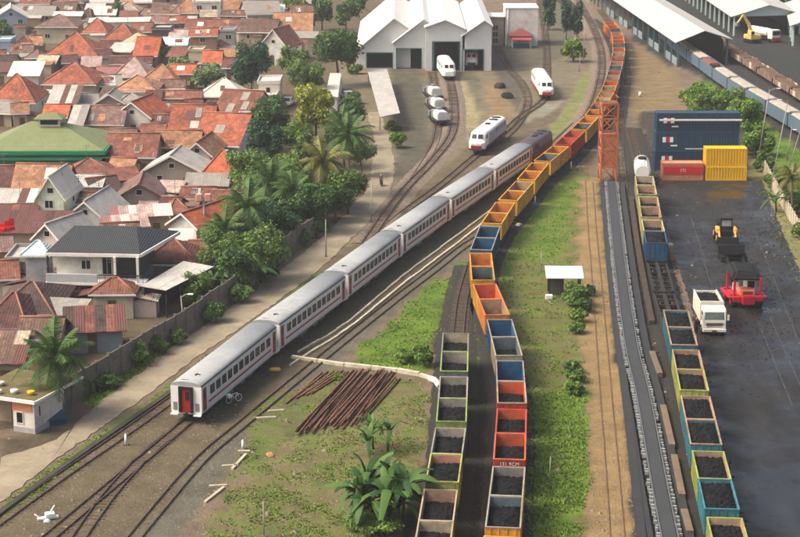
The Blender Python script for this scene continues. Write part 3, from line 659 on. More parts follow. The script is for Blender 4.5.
right = [('lime','tan','lime',1.6),('lime','tan','lime',1.6),
         ('teal','teal','teal',1.9),('lime','tan','lime',1.7),
         ('teal','teal','tan',1.9),('teal','tan','tan',1.9),
         ('lime','tan','lime',1.7),('lime','tan','tan',1.7),
         ('teal','slate','tan',1.9),('teal','teal','tan',1.9),
         None,None,None,None,
         ('blue','blue','blue',1.9),('pale','tan','pale',1.2),
         ('pale','tan','tan',1.1),('pale','tan','pale',1.2),('pale','tan','pale',1.1),('pale','cream','pale',1.2)]
sR = PR.near(G(721,508,3.34)); row(PR, sR - LP, right, 'of the coal yard row', 'containers beside the coal yard', 'flat wagons beside the coal yard')
# white covered wagon at the far end of that row
tarp = mat('tarpaulin_white', (206,206,200), .6, .1, .8, dirt=.15)
s = PR.near(G(641,181,1.2)); c = (PR.at(s+1)+PR.at(s+8))/2; a = PR.ang(s+1, s+8)
t = thing('tank_wagon', 'white rounded tank wagon at far end of the coal yard row', 'wagon', c + Vector((0,0,.16)), a)
prof = [(1.2*math.cos(math.pi*2*i/16), 2.2+1.15*math.sin(math.pi*2*i/16)) for i in range(16)]
obj('tank', beveled(MB().ext(prof, -4, 4), .3, 2), tarp, t); obj('frame', MB().box(-1.2,1.2,-4.3,4.3,.8,1.05), dark_p, t); obj('hatch', MB().cyl((0,.5,3.3),(0,.5,3.6),.6,12), dark_p, t)
for y in (-2.8,2.8): bogie(t, y)

# far gondola trains on the right
gond = mat('gondola_blue_grey', (82,100,116), .5, .1, .6, dirt=.2); gond2 = mat('gondola_end', (60,84,100), .5, .1, .6)
gravel = mat('gondola_load_pale', (160,150,136), .9, .2, .8, bump=.05); brownload = mat('gondola_load_brown', (118,72,62), .9, .3, 1)
PG = Path([G(x, y, 0) for x, y in [(664,40),(690,62),(704,72),(720,84),(742,99),(760,110),(780,122),(800,134),(840,160)]], 6)
k = 0; s = 0
while s < PG.len - 14:
    c = (PG.at(s+1)+PG.at(s+12.6))/2; a = PG.ang(s+1, s+12.6)
    t = thing('gondola_wagon', 'blue-grey gondola wagon, %s from the warehouse in the right-hand train' % ordn(k), 'wagon', c, a, 'blue-grey gondola wagons')
    obj('side_panel', MB().box(-1.4,-1.3,-6.6,6.6,.9,3.1), gond, t); obj('side_panel', MB().box(1.3,1.4,-6.6,6.6,.9,3.1), gond, t)
    obj('end_panel', MB().box(-1.3,1.3,-6.6,-6.5,.9,3.1), gond2, t); obj('end_panel', MB().box(-1.3,1.3,6.5,6.6,.9,3.1), gond2, t); obj('floor', MB().box(-1.3,1.3,-6.5,6.5,.8,1.0), dark_p, t)
    for y in (-4.4,-2.2,0,2.2,4.4): obj('rib', MB().box(-1.46,-1.4,y-.06,y+.06,.9,3.1), gond2, t)
    obj('load', beveled(MB().ext([(-1.28,2.6),(1.28,2.6),(.9,3.25),(-.9,3.3)], -6.2, 6.2 if k != 4 else 2.0), .12, 2), brownload if k == 4 else gravel, t)
    if k % 2 == 0: obj('marking_plate', MB().box(-1.425,-1.402,3.0,4.2,1.6,2.6), white_p, t)
    for y in (-4.4,4.4): bogie(t, y)
    s += 13.9; k += 1
PW = Path([G(x, y, 0) for x, y in [(700,36),(722,52),(745,66),(770,82),(800,101),(840,128)]], 6)
rustside = mat('rusty_wagon_side', (94,74,62), .85, .35, .5, dirt=.4, rgb2=(126,104,90)); k = 0; s = 0
while s < PW.len - 14:
    c = (PW.at(s+1)+PW.at(s+12.6))/2; a = PW.ang(s+1, s+12.6)
    t = thing('rusty_wagon', 'rusty brown low wagon, %s from the warehouse in the back row' % ordn(k), 'wagon', c, a, 'rusty wagons in the back row')
    obj('floor', MB().box(-1.3,1.3,-6.6,6.6,.8,1.0), dark_p, t)
    for sg in (-1,1):
        for i in range(6): obj('side_board', MB().box(min(sg*1.3,sg*1.38),max(sg*1.3,sg*1.38),-6.5+i*2.18,-4.42+i*2.18,1.0,2.1+random.uniform(-.25,.2)), rustside if random.random() > .18 else mat('pale_board',(186,170,150),.8,.2), t)
    obj('load', beveled(MB().ext([(-1.25,1.6),(1.25,1.6),(.8,2.2),(-.8,2.1)], -6.2, 6.2), .1, 1), mat('scrap_load',(110,86,66),.95,.5,1.5,bump=.2), t)
    for y in (-4.4,4.4): bogie(t, y)
    s += 13.9; k += 1
# ---------------------------------------------------------------- buildings
ROOF = dict(orange=(134,74,54), bright=(154,80,54), rust=(108,66,54), tan=(144,104,78), brown=(94,72,62), mauve=(106,82,78), maroon=(74,46,43), umber=(60,46,43), grey=(138,133,124), white=(196,190,176), charcoal=(46,49,51),
            mint=(186,206,204), palegreen=(110,118,78), pink=(146,98,94), pale=(172,169,162), rustmetal=(94,58,50), blush=(152,132,126), beige=(158,146,124))
TILE = ('orange','bright','rust','tan','brown','mauve','maroon','umber','beige','blush')
def roofm(k, d='X'):
    if k in TILE: return mat('roof_%s_%s' % (k, d), ROOF[k], .85, .3, .8, dirt=.42 if k not in ('bright','blush') else .2, wave=.018, wscale=1.05, wdir=d, hue=.16, mottle=.9 if k not in ('bright','blush') else .55, rgb2=tuple(min(255, int(x*1.1+8)) for x in ROOF[k]))
    return mat('roof_%s_%s' % (k, d), ROOF[k], .6, .12, .7, dirt=.3 if k not in ('white','charcoal','mint','palegreen') else .1, wave=.03, wscale=1.3, wdir=d, hue=.06, mottle=.35 if k not in ('white','charcoal','mint','palegreen') else .0)
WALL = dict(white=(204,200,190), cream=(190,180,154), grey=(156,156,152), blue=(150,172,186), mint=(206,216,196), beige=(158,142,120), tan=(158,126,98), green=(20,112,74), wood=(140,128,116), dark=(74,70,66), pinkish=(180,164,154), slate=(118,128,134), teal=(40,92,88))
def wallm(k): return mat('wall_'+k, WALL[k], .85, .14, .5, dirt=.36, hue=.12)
frame_m = mat('window_frame', (206,200,190), .6, .1, 2); door_m = mat('door_wood', (92,66,50), .6, .2, 2); dark_int = mat('dark_opening', (24,24,26), .6, .2, 1)
fascia_m = mat('fascia_white', (220,216,206), .6, .08, 1, dirt=.15); ridge_m = mat('ridge_tile', (136,92,74), .8, .2, 1.5, dirt=.2); ridge_w = mat('ridge_cement', (196,176,160), .8, .15, 1.5)
def window(parent, x, y, z, w, h, rotz=0):
    f = MB(); t = .07
    f.box(-w/2,w/2,-.06,0,-h/2,-h/2+t).box(-w/2,w/2,-.06,0,h/2-t,h/2).box(-w/2,-w/2+t,-.06,0,-h/2+t,h/2-t).box(w/2-t,w/2,-.06,0,-h/2+t,h/2-t)
    if w > 1: f.box(-.03,.03,-.05,0,-h/2+t,h/2-t)
    o = obj('window', f, frame_m, parent, (x,y,z), rotz); obj('pane', MB().box(-w/2+t,w/2-t,-.02,0,-h/2+t,h/2-t), gl, o); return o
def slabs(mb, quads, t=.12):
    for q in quads: mb.slab(q, t)
    return mb
def gable_roof(W, D, e, rise, ov, along):
    """two slope quads; ridge along x or y"""
    if along == 'x':
        w = W/2+ov; d = D/2+ov; k = rise/(D/2); lo = e - ov*k
        return [[(-w,-d,lo),(w,-d,lo),(w,0,e+rise),(-w,0,e+rise)], [(w,d,lo),(-w,d,lo),(-w,0,e+rise),(w,0,e+rise)]], ((-w,0,e+rise),(w,0,e+rise))
    w = W/2+ov; d = D/2+ov; k = rise/(W/2); lo = e - ov*k
    return [[(-w,d,lo),(-w,-d,lo),(0,-d,e+rise),(0,d,e+rise)], [(w,-d,lo),(w,d,lo),(0,d,e+rise),(0,-d,e+rise)]], ((0,-d,e+rise),(0,d,e+rise))
def sheeted(parent, q, mats, wd=1.05, t=.035):
    """corrugated sheets laid side by side up one slope, each a piece"""
    a, b, c, d = [Vector(p) for p in q]; n = max(2, int((b-a).length/wd)); nrm = (b-a).cross(d-a).normalized()
    for i in range(n):
        u0, u1 = i/n, (i+1)/n + .012; lift = nrm*(.02*(i % 2) + random.uniform(.0,.03)); sag = random.uniform(-.06,.1)*(d-a).normalized()
        p = [a.lerp(b,u0)+lift+sag, a.lerp(b,u1)+lift+sag, d.lerp(c,u1)+lift, d.lerp(c,u0)+lift]
        obj('roof_sheet', MB().slab(p, t), random.choice(mats), parent)
HN = [0]
def house(label, xl, xr, ye, yr, typ, roof, wall, e=3.0, pitch=25, rot=0, depth=None, win=True, sheets=None, ov=.45, lower=0, cat='house', name=None, annex=None, ridge=True, asym=0):
    HN[0] += 1; rr = random.Random(HN[0]*17)
    P = G((xl+xr)/2, ye, e); a = R(rot); W = max(2.5, (xr-xl)/scl(P)/max(.5, math.cos(a))) - 2*ov; m = slope(yr); tp = math.tan(R(pitch))
    if typ in 'gh':
        b = max(1.3, (H + m*P.y - e)/(tp - m)); b = min(b, 7.5); D = 2*(b - ov*.5); rise = tp*D/2
    elif typ == 'f':
        rise = max(.7, H + m*(P.y) - e)*.86; D = depth or 9.0
    elif typ == 's':
        tp = math.tan(R(min(pitch, 16))); b = max(1.5, (H + m*P.y - e)/(tp - m)); D = min(b, 9) - ov; rise = tp*D
    else:
        D = depth or max(2.5, min(12, (H/-m if m < 0 else P.y) - P.y)); rise = .3
    c = P + Vector((-math.sin(a), math.cos(a), 0))*(D/2 + ov); c.z = 0
    t = thing(name or 'house', label, cat, c, a, 'houses of the village' if cat == 'house' else None)
    w, d = W/2, D/2; wm = wallm(wall); along = 'x' if typ in 'ghs' else 'y'; rm = roofm(roof, 'X' if along == 'x' else 'Y')
    wl = MB().box(-w,w,-d,d,0,e)
    if typ == 'g':
        for s in (-1,1): wl.add([(s*w,-d,e),(s*w,d,e),(s*w,0,e+rise-.12),(s*(w-.1),-d,e),(s*(w-.1),d,e),(s*(w-.1),0,e+rise-.12)], [(0,1,2),(5,4,3),(0,2,5,3),(1,4,5,2),(0,3,4,1)])
    if typ == 'f':
        for s in (-1,1): wl.add([(-w,s*d,e),(w,s*d,e),(0,s*d,e+rise-.14),(-w,s*(d-.1),e),(w,s*(d-.1),e),(0,s*(d-.1),e+rise-.14)], [(0,1,2),(5,4,3),(0,2,5,3),(1,4,5,2),(0,3,4,1)])
    if typ == 's': wl.add([(-w,-d,e),(w,-d,e),(w,d,e),(-w,d,e),(w,d,e+rise-.1),(-w,d,e+rise-.1)], [(3,2,4,5),(1,4,2),(0,3,5)])
    obj('wall', wl, wm, t)
    if typ in 'gf':
        qs, rd = gable_roof(W, D, e, rise, ov, along)
        if sheets:
            ro = obj('roof', slabs(MB(), qs, .05), rm, t)
            for q in qs: sheeted(ro, q, [roofm(x, 'X' if along == 'x' else 'Y') for x in sheets])
        else: ro = obj('roof', slabs(MB(), qs), rm, t)
        if ridge: obj('ridge_cap', MB().tube([Vector(rd[0])+Vector((0,0,.03)), Vector(rd[1])+Vector((0,0,.03))], .14, 6), ridge_m if roof in TILE else rm, ro)
        if typ == 'f':
            k = rise/w; ww = w+ov
            for s in (-1,1): obj('bargeboard', MB().slab([(0,-d-ov-.03,e+rise+.02),(0,-d-ov+.02,e+rise+.02),(s*ww,-d-ov+.02,e-ov*k+.02),(s*ww,-d-ov-.03,e-ov*k+.02)][::s], .26), fascia_m if roof != 'mauve' else door_m, ro)
        else: obj('fascia', MB().box(-w-ov,w+ov,-d-ov-.05,-d-ov-.003,e-ov*rise/(D/2)-.26,e-ov*rise/(D/2)-.04), fascia_m, ro)
    elif typ == 'h':
        ww, dd = w+ov, d+ov; lo = e - ov*tp; rz = lo + dd*tp; rl = max(.15, ww-dd)
        A,B,Cc,Dd = (-ww,-dd,lo),(ww,-dd,lo),(ww,dd,lo),(-ww,dd,lo); E_,F_ = (-rl,0,rz),(rl,0,rz)
        ro = obj('roof', slabs(MB(), [[A,B,F_,E_],[B,Cc,F_],[Cc,Dd,E_,F_],[Dd,A,E_]], .1), rm, t)
        mb = MB()
        up = Vector((0,0,.03))
        for p, q in ((E_,F_),(A,E_),(B,F_)): mb.tube([Vector(p)+up, Vector(q)+up], .12, 5)
        obj('ridge_cap', mb, ridge_m if roof in TILE else rm, ro)
        obj('fascia', MB().box(-ww,ww,-dd-.05,-dd-.003,lo-.24,lo-.04), fascia_m, ro)
    elif typ == 's':
        ww, dd = w+ov, d+ov; q = [(-ww,-dd,e-ov*tp+.1),(ww,-dd,e-ov*tp+.1),(ww,dd,e+rise+ov*tp+.1),(-ww,dd,e+rise+ov*tp+.1)]
        ro = obj('roof', slabs(MB(), [q], .08), rm, t)
        if sheets: sheeted(ro, q, [roofm(x) for x in sheets])
    else:
        ro = obj('roof', MB().box(-w-.2,w+.2,-d-.2,d+.2,e,e+.15), rm, t)
        pa = MB().box(-w-.2,w+.2,-d-.2,-d-.05,e+.15,e+.55).box(-w-.2,w+.2,d+.05,d+.2,e+.15,e+.55).box(-w-.2,-w-.05,-d-.05,d+.05,e+.15,e+.55).box(w+.05,w+.2,-d-.05,d+.05,e+.15,e+.55); obj('parapet', pa, wm, ro)
    ro.rotation_euler = (rr.uniform(-.012,.012), rr.uniform(-.02,.02), 0)
    if rr.random() < .3 and typ != 'F':
        ax_ = rr.uniform(-w*.5,w*.5); hz = e + rise*.6; obj('aerial', MB().box(ax_-.03,ax_+.03,-.03,.03,hz,hz+2.6).box(ax_-.6,ax_+.6,-.02,.02,hz+2.4,hz+2.45).box(ax_-.4,ax_+.4,-.02,.02,hz+2.1,hz+2.15), grey_p, t)
    if win:
        n = max(1, int(W/3.2)); fl = [1.6] if e < 4.4 else [1.5, e-1.4]
        for z in fl:
            for i in range(n):
                x = -w + W*(i+.5)/n + rr.uniform(-.3,.3)
                if z < 2 and i == n//2: dd_ = obj('door', MB().box(x-.45,x+.45,-d-.05,-d,.0,2.05), door_m, t); obj('handle', MB().box(x+.28,x+.36,-d-.1,-d-.05,.95,1.1), grey_p, dd_)
                else: window(t, x, -d, z+.2, rr.choice((.9,1.2,1.4)), 1.1)
        if typ == 'f' and rise > 1.6: window(t, 0, -d, e+rise*.25, .9, .8)
        for s in (-1,1): window(t, s*w, rr.uniform(-.2,.2)*D, fl[-1]+.2, 1.0, 1.0, R(90)*s)
    if typ in 'gh' and W > 4:
        k = rise/d; nrm = Vector((0,-k,1)).normalized()
        for _ in range(rr.choice((0,1,1,2,3))):           # odd repair sheets lying on the front slope
            pw, pl_ = rr.uniform(.7,1.6), rr.uniform(.8,min(2.2,d*.7)); x = rr.uniform(-w*.6,w*.6) - pw/2; y = -d + rr.uniform(0,max(.1,d-pl_-.3)); z = lambda yy: e + (yy+d)*k + .07
            if typ == 'h' and abs(x)+pw > w-(y+pl_+d): continue
            obj('repair_sheet', MB().slab([(x,y,z(y)),(x+pw,y,z(y)),(x+pw,y+pl_,z(y+pl_)),(x,y+pl_,z(y+pl_))], .03), roofm(rr.choice(('pale','rustmetal','grey','rust','tan','white'))), ro)
    if typ in 'ghf' and cat == 'house':
        for _ in range(rr.choice((1,2,2,3))):             # lean-to roofs huddled round the house
            aw, ar, az = rr.uniform(2,4.5), rr.uniform(1.6,3.2), rr.uniform(2.0,2.8); arf = rr.choice(('rust','rustmetal','grey','pale','brown','tan','blush','maroon','pale')); sd = rr.choice((-1,0,1))
            if sd == 0:
                x0 = rr.uniform(-w,w-min(aw,w)); q = [(x0,-d-ar,az-.2*ar),(x0+aw,-d-ar,az-.2*ar),(x0+aw,-d-.02,az),(x0,-d-.02,az)]; bx_ = (x0+.15,x0+aw-.15,-d-ar+.25,-d-.02)
            else:
                y0 = rr.uniform(-d,d-min(aw,d)); xe = sd*(w+.02); xo = sd*(w+ar); q = [(xo,y0,az-.2*ar),(xo,y0+aw,az-.2*ar),(xe,y0+aw,az),(xe,y0,az)]; q = q[::-1] if sd > 0 else q; q = q if sd > 0 else q[::-1]; q = q[::-1] if sd > 0 else q; bx_ = (min(xe,xo-sd*.25),max(xe,xo-sd*.25),y0+.15,y0+aw-.15)
            obj('lean_to_roof', slabs(MB(), [q], .05), roofm(arf), t); obj('lean_to_wall', MB().box(*bx_, 0, az-.2*ar-.06), wallm(rr.choice(('wood','beige','cream','grey','pinkish','tan'))), t)
    for ax in (annex or []):                    # lean-to roofs on posts: (side, width, reach, z, roof)
        side, aw, ar, az, arf = ax
        x0 = -aw/2 if side == 'c' else (-w if side == 'l' else w-aw)
        q = [(x0,-d-ar,az-.15*ar),(x0+aw,-d-ar,az-.15*ar),(x0+aw,-d+.05,az),(x0,-d+.05,az)]; an = obj('porch_roof', slabs(MB(), [q], .05), roofm(arf), t)
        obj('porch_post', MB().box(x0+.05,x0+.15,-d-ar+.1,-d-ar+.2,0,az-.15*ar-.05), frame_m, t); obj('porch_post', MB().box(x0+aw-.15,x0+aw-.05,-d-ar+.1,-d-ar+.2,0,az-.15*ar-.05), frame_m, t)
    return t
HS = [
 # --- far rows, left
 ('grey-roofed long house in the far left corner of the village', 12,54,14,5,'g','grey','beige',dict()),
 ('pale blue gabled house at the far left edge of the village', -6,28,17,6,'f','white','blue',dict(e=4.4,rot=12,depth=10)),
 ('dark brown gabled house behind the cream house, far left', 49,75,13,2,'g','brown','beige',dict()),
 ('red-brown roof peeping over the topmost left edge', 18,50,3,-5,'g','rust','beige',dict()),
 ('mauve-brown roof at the top edge left of the pale sheds', 50,84,2,-6,'h','mauve','beige',dict()),
 ('low white-roofed shed behind the cream house', 52,82,16,12,'s','white','cream',dict(win=False)),
 ('pale tin roof above the far orange hip roof', 84,104,10,4,'s','pale','beige',dict(win=False)),
 ('cream house with mauve hipped roof near the far left', 34,78,26,14,'h','mauve','cream',dict(e=4.2)),
 ('orange hipped house right of the cream house', 80,108,32,18,'h','orange','cream',dict()),
 ('big orange hipped roof with weathered tiles, upper left', 44,98,54,32,'h','orange','beige',dict(pitch=30)),
 ('small maroon-hipped cream hut near the left edge', 13,32,43,36,'h','maroon','cream',dict(e=2.6)),
 ('pale flat-roofed block with blue wall at the left edge', -8,12,42,36,'F','blue' if False else 'mint','blue',dict(e=4.0,depth=6)),
 ('rust-orange hipped house behind the beige house', 102,136,40,23,'h','orange','beige',dict()),
 ('long red tiled roof left of the dark grey wall house', 130,152,31,22,'g','rust','beige',dict()),
 ('beige house with pale hipped roof beside bright orange gable', 119,151,42,32,'h','beige','cream',dict(e=3.4)),
 ('bright orange gabled house in the upper village', 132,158,54,36,'g','bright','tan',dict(e=3.4,pitch=36,rot=-6)),
 ('pale grey-roofed house with green trim beside leafy bush', 158,188,44,37,'g','mint','beige',dict(e=3.6)),
 ('flat-roofed house with pinkish tank roof and dark grey wall', 150,172,30,24,'F','pale','dark',dict(e=4.2,depth=7)),
 ('pinkish tiled roof in front of the dark grey wall', 168,192,36,29,'g','blush','beige',dict()),
 ('long mint-edged white roof in the far centre of the village', 88,150,22,18,'s','white','mint',dict(win=False)),
 ('pale cream rooftop cluster house at the far top', 113,140,10,2,'h','beige','cream',dict()),
 ('cream tin-roofed house at the top edge', 92,116,14,6,'g','white','cream',dict()),
 ('brown-roofed house left of white two-storey block', 150,180,13,3,'g','brown','tan',dict(e=3.2)),
 ('tan-roofed house against the white two-storey block', 170,200,12,-2,'h','tan','beige',dict(e=3.4)),
 ('white two-storey block with big window at the top', 191,222,3,0,'F','white','white',dict(e=5.6,depth=7)),
 ('tan gabled roof right of the white two-storey block', 218,256,10,-6,'g','tan','beige',dict(e=3)),
 ('grey slanting metal roof at the top of the village', 246,282,13,0,'g','grey','grey',dict(e=3.4,rot=14)),
 ('mint roofed shed beside the slanting grey roof', 258,284,13,5,'s','mint','mint',dict(win=False)),
 ('brown flat-pitched roof beneath the slanting grey roof', 220,256,15,10,'g','brown','beige',dict(e=2.8)),
 ('cream block with red roof slab in the upper centre', 184,214,27,19,'g','rust','cream',dict(e=3.2)),
 ('wide brick-red roof right of the cream block', 212,244,27,19,'g','rust','cream',dict(e=3.2)),
 ('grey house with arched window front', 218,236,32,28,'F','grey','grey',dict(e=5.2,depth=5)),
 ('tan two-storey facade with red tile strip', 188,218,35,28,'g','orange','tan',dict(e=5.4)),
 ('pinkish tile roof left of the tan facade', 176,192,37,29,'g','blush','pinkish',dict()),
 ('olive-brown roof in front of the white gable edges', 236,276,31,19,'g','brown','beige',dict(e=3.2,rot=-8)),
 ('large orange-tan tiled roof beside the three trees', 272,313,31,12,'g','tan','beige',dict(pitch=33)),
 ('white-edged gable house beside the big dark tree', 257,288,46,27,'f','rust','white',dict(e=4.2,rot=-18,depth=9)),
 ('grey tin shed roof in front of the orange-tan roof', 280,318,38,32,'s','grey','beige',dict(win=False)),
 ('small orange tiled house below the tan facade', 201,222,62,50,'g','bright','beige',dict(e=2.8,pitch=33)),
 ('cream house with stepped wall below the tan facade', 186,204,52,47,'F','beige','cream',dict(e=4,depth=5)),
 ('tan low house left of the big dark tree', 218,240,57,49,'s','tan','beige',dict(e=3.2)),
 # --- middle rows
 ('pale mauve metal hipped roof in the village centre', 113,150,75,56,'h','blush','beige',dict(pitch=34,e=3.2)),
 ('maroon roof behind the pale mauve hipped roof', 108,152,63,56,'g','maroon','tan',dict()),
 ('pink tiled roof left of the pale mauve roof', 96,120,76,66,'g','pink','beige',dict(rot=8)),
 ('grey corrugated roof below the pink roof', 84,122,85,75,'g','grey','dark',dict(rot=10,sheets=('grey','pale'))),
 ('tan shop house with roof vent and white shopfront', 112,158,90,75,'h','tan','white',dict(e=3.4)),
 ('tan-orange hipped house with open porch', 140,177,80,64,'h','tan','cream',dict(e=3.2)),
 ('red-roofed beige house beside the pale bush', 168,196,73,64,'g','bright','beige',dict(e=3.8)),
 ('tall cream box house with white sloping roof', 7,40,76,62,'s','white','white',dict(e=4.6,win=False)),
 ('big orange hipped house at the left edge above green hall', -14,36,101,73,'h','orange','mint',dict(e=3.4,pitch=34)),
 ('broken orange hipped roof with dark balcony beneath', 40,96,83,62,'h','orange','beige',dict(e=4.2,annex=[('l',6,2.5,3.0,'white')])),
 ('brown corrugated shed with one pale sheet', 45,76,106,86,'s','rustmetal','grey',dict(sheets=('rustmetal','rustmetal','brown','pale'),win=False)),
 ('small orange tiled house above the green hall cupola', 41,68,116,104,'g','bright','beige',dict(e=2.8)),
 ('grey steep sheet roof beside the small orange house', 66,83,126,106,'s','pale','grey',dict(e=3,win=False,sheets=('pale','grey'))),
 ('mauve-brown long roof left of the orange gable', 78,124,123,105,'g','mauve','beige',dict()),
 ('grey front gable with dark triangle behind mauve roof', 92,126,103,93,'f','grey','umber' if False else 'wood',dict(depth=7,e=3)),
 ('orange front gable house with dark window and white wall', 110,152,116,100,'f','bright','white',dict(e=3.6,rot=-14,depth=9)),
 ('small dark red roof right of the orange front gable', 150,182,122,114,'g','maroon','cream',dict(e=2.8)),
 ('rusty roof with white clutter behind the dark red roof', 148,186,110,102,'g','rust','white',dict(e=3)),
 ('long red roof in front of the red-roofed beige house', 158,202,97,90,'g','rust','tan',dict()),
 ('large patchy rust-orange tile roof, village centre right', 166,212,130,104,'g','orange','beige',dict(pitch=32,rot=-4)),
 ('orange-tan broken tile roof behind the grey gable', 152,200,146,130,'g','tan','tan',dict(e=3.0)),
 ('wide rust-brown roof right of the green hall', 102,156,156,133,'g','rust','beige',dict(e=3.2)),
 ('cream white hipped roof near the depot trees', 198,246,95,78,'h','white','beige',dict(e=3.2,pitch=34)),
 ('white flat-roofed house with open terrace beside depot lane', 256,282,84,78,'F','white','white',dict(e=4.6,depth=7)),
 ('long white flat annex in front of the terrace house', 240,278,98,92,'F','white','cream',dict(e=2.8,depth=6,win=False)),
 ('brick-orange gable with long slope facing the camera', 209,252,116,89,'g','rust','white',dict(pitch=36,rot=-22)),
 ('rust roof crossed by white ridge band', 190,240,143,112,'g','orange','white',dict(pitch=34,rot=-16)),
 ('white flat parapet house by the dark green tree', 235,256,120,114,'F','white','white',dict(e=4.4,depth=5)),
 ('pinkish-white front gable behind the grey gable', 180,213,154,141,'f','tan','pinkish',dict(e=3.4,depth=9,rot=-8)),
 ('grey front gable with dark wooden gable wall', 140,202,170,153,'f','pale','wood',dict(e=3.2,depth=7,rot=-5)),
 ('bright orange pyramid roof beside the palms', 199,242,174,149,'h','bright','cream',dict(pitch=40,e=3.2)),
 ('red-brown low roof behind the palms', 226,262,167,156,'g','rust','cream',dict()),
 ('grey sheet roof over white wall below orange pyramid', 183,228,186,174,'s','grey','white',dict(e=3,sheets=('grey','pale','grey'))),
 ('large orange gable with white front wall near utility pole', 163,198,224,211,'f','bright','white',dict(e=3.4,rot=-30,depth=13)),
 ('rust roof behind the utility pole and palms', 205,236,207,190,'g','rust','cream',dict(rot=-10)),
 ('mauve front gable over weathered plank walls', 115,163,196,182,'f','mauve','wood',dict(e=3.2,depth=8,rot=4)),
 ('white front gable with grey roof in the village middle', 61,106,217,199,'f','pale','white',dict(e=3.4,depth=9,rot=-10)),
 ('mint round-fronted house with curved white roof', 33,66,196,174,'f','white','mint',dict(e=4.6,depth=8,rot=-6)),
 ('mottled orange tile roof in front of the green hall', 10,68,187,163,'g','tan','beige',dict(pitch=34)),
 ('striped white and rust tin roof at the left edge', -8,34,203,190,'s','pale','beige',dict(sheets=('pale','rustmetal','white','beige'),e=3.2,win=False)),
 ('rust-red tin house wall row at the left edge', -10,36,214,206,'s','rustmetal','wood',dict(sheets=('rustmetal','white','rust'),e=2.6,win=False)),
 ('broad maroon tin roof at the left edge', -16,66,233,212,'s','rustmetal','beige',dict(e=3,sheets=('rustmetal','rustmetal','maroon'))),
 ('maroon gable at the left edge under the green hall', -14,14,186,165,'g','maroon','beige',dict()),
 ('rust hipped roof right of the green hall corner', 66,112,172,158,'h','rust','beige',dict(rot=8)),
 ('white-grilled low building below the rust hipped roof', 68,102,187,176,'s','pale','white',dict(e=3.6)),
 ('dark brown tangled roof between the grey gables', 94,124,192,176,'g','umber','wood',dict(rot=25)),
 ('dark rust lean-to left of the grey gable', 108,142,180,168,'s','rust','wood',dict(rot=20,win=False)),
 ('brown tile roof beside the white gable', 98,124,212,196,'g','brown','wood',dict(rot=30)),
 ('pale pink tin roof with white strips', 112,172,217,206,'s','blush','beige',dict(rot=12,sheets=('blush','white','pink','blush'))),
 ('curving pink sheet roof behind the charcoal house', 106,150,228,216,'s','pink','beige',dict(rot=16,sheets=('pink','blush','white'))),
 ('brown metal roof behind the charcoal roof', 100,140,236,222,'g','brown','beige',dict(rot=10)),
 ('rust-brown low roof right of the charcoal house', 140,198,262,238,'h','rust','beige',dict(e=3,pitch=26)),
 ('cream sheet lean-to beside the rust-brown roof', 166,192,240,230,'s','white','cream',dict(e=3,win=False)),
 ('small tan house under the palms by the lane', 186,212,250,240,'g','rust','cream',dict(e=2.8)),
 ('pale peaked roof behind the charcoal house, left', 28,62,238,222,'f','pale','pinkish',dict(e=3.2,depth=7,rot=-25)),
 # --- near row
 ('dark brown hipped house at the lower left edge', -14,56,316,281,'h','umber','wood',dict(e=3,pitch=19)),
 ('mauve-brown hipped roof in front of dark brown house', -26,28,330,292,'h','maroon','wood',dict(e=3,pitch=19)),
 ('grey sheet lean-to over the narrow yard', 36,80,316,300,'s','grey','wood',dict(e=2.8,rot=-14,sheets=('grey','pale','grey'),win=False)),
 ('rusty patched sheet roof with white strips near palm', 64,126,332,307,'s','rustmetal','slate',dict(e=2.3,rot=10,sheets=('rustmetal','pale','rustmetal','umber','rust'))),
 ('tan striped tin roof at the lower left edge', -16,26,346,333,'s','tan','wood',dict(e=2.8,sheets=('tan','beige','brown'))),
 ('rust tin roof behind the teal fence, lower left', -18,24,364,347,'s','rust','wood',dict(e=2.8,sheets=('brown','rustmetal','umber'))),
 ('cream annex with red hipped roof below charcoal house', 88,136,292,277,'h','rust','cream',dict(e=3.1,pitch=30)),
 ('grey concrete block house left of the charcoal house', 2,30,262,256,'F','pale','grey',dict(e=3.6,depth=6)),
]
TREE_SPOTS = [('',252,98,252,62,38,60,'',0),('',295,84,294,60,28,34,'',0),('',206,92,206,76,34,30,'',0),('',162,66,160,52,22,24,'',0),('',180,72,178,62,20,16,'',0),('',4,50,3,32,22,26,'',0),('',272,150,272,116,40,46,'',0),('',268,176,268,142,34,46,'',0)]
def build_houses():
    for (lab, xl, xr, ye_, yr, typ, roof, wall, kw) in HS: house(lab, xl, xr, ye_, yr, typ, roof, wall, **kw)
build_houses()
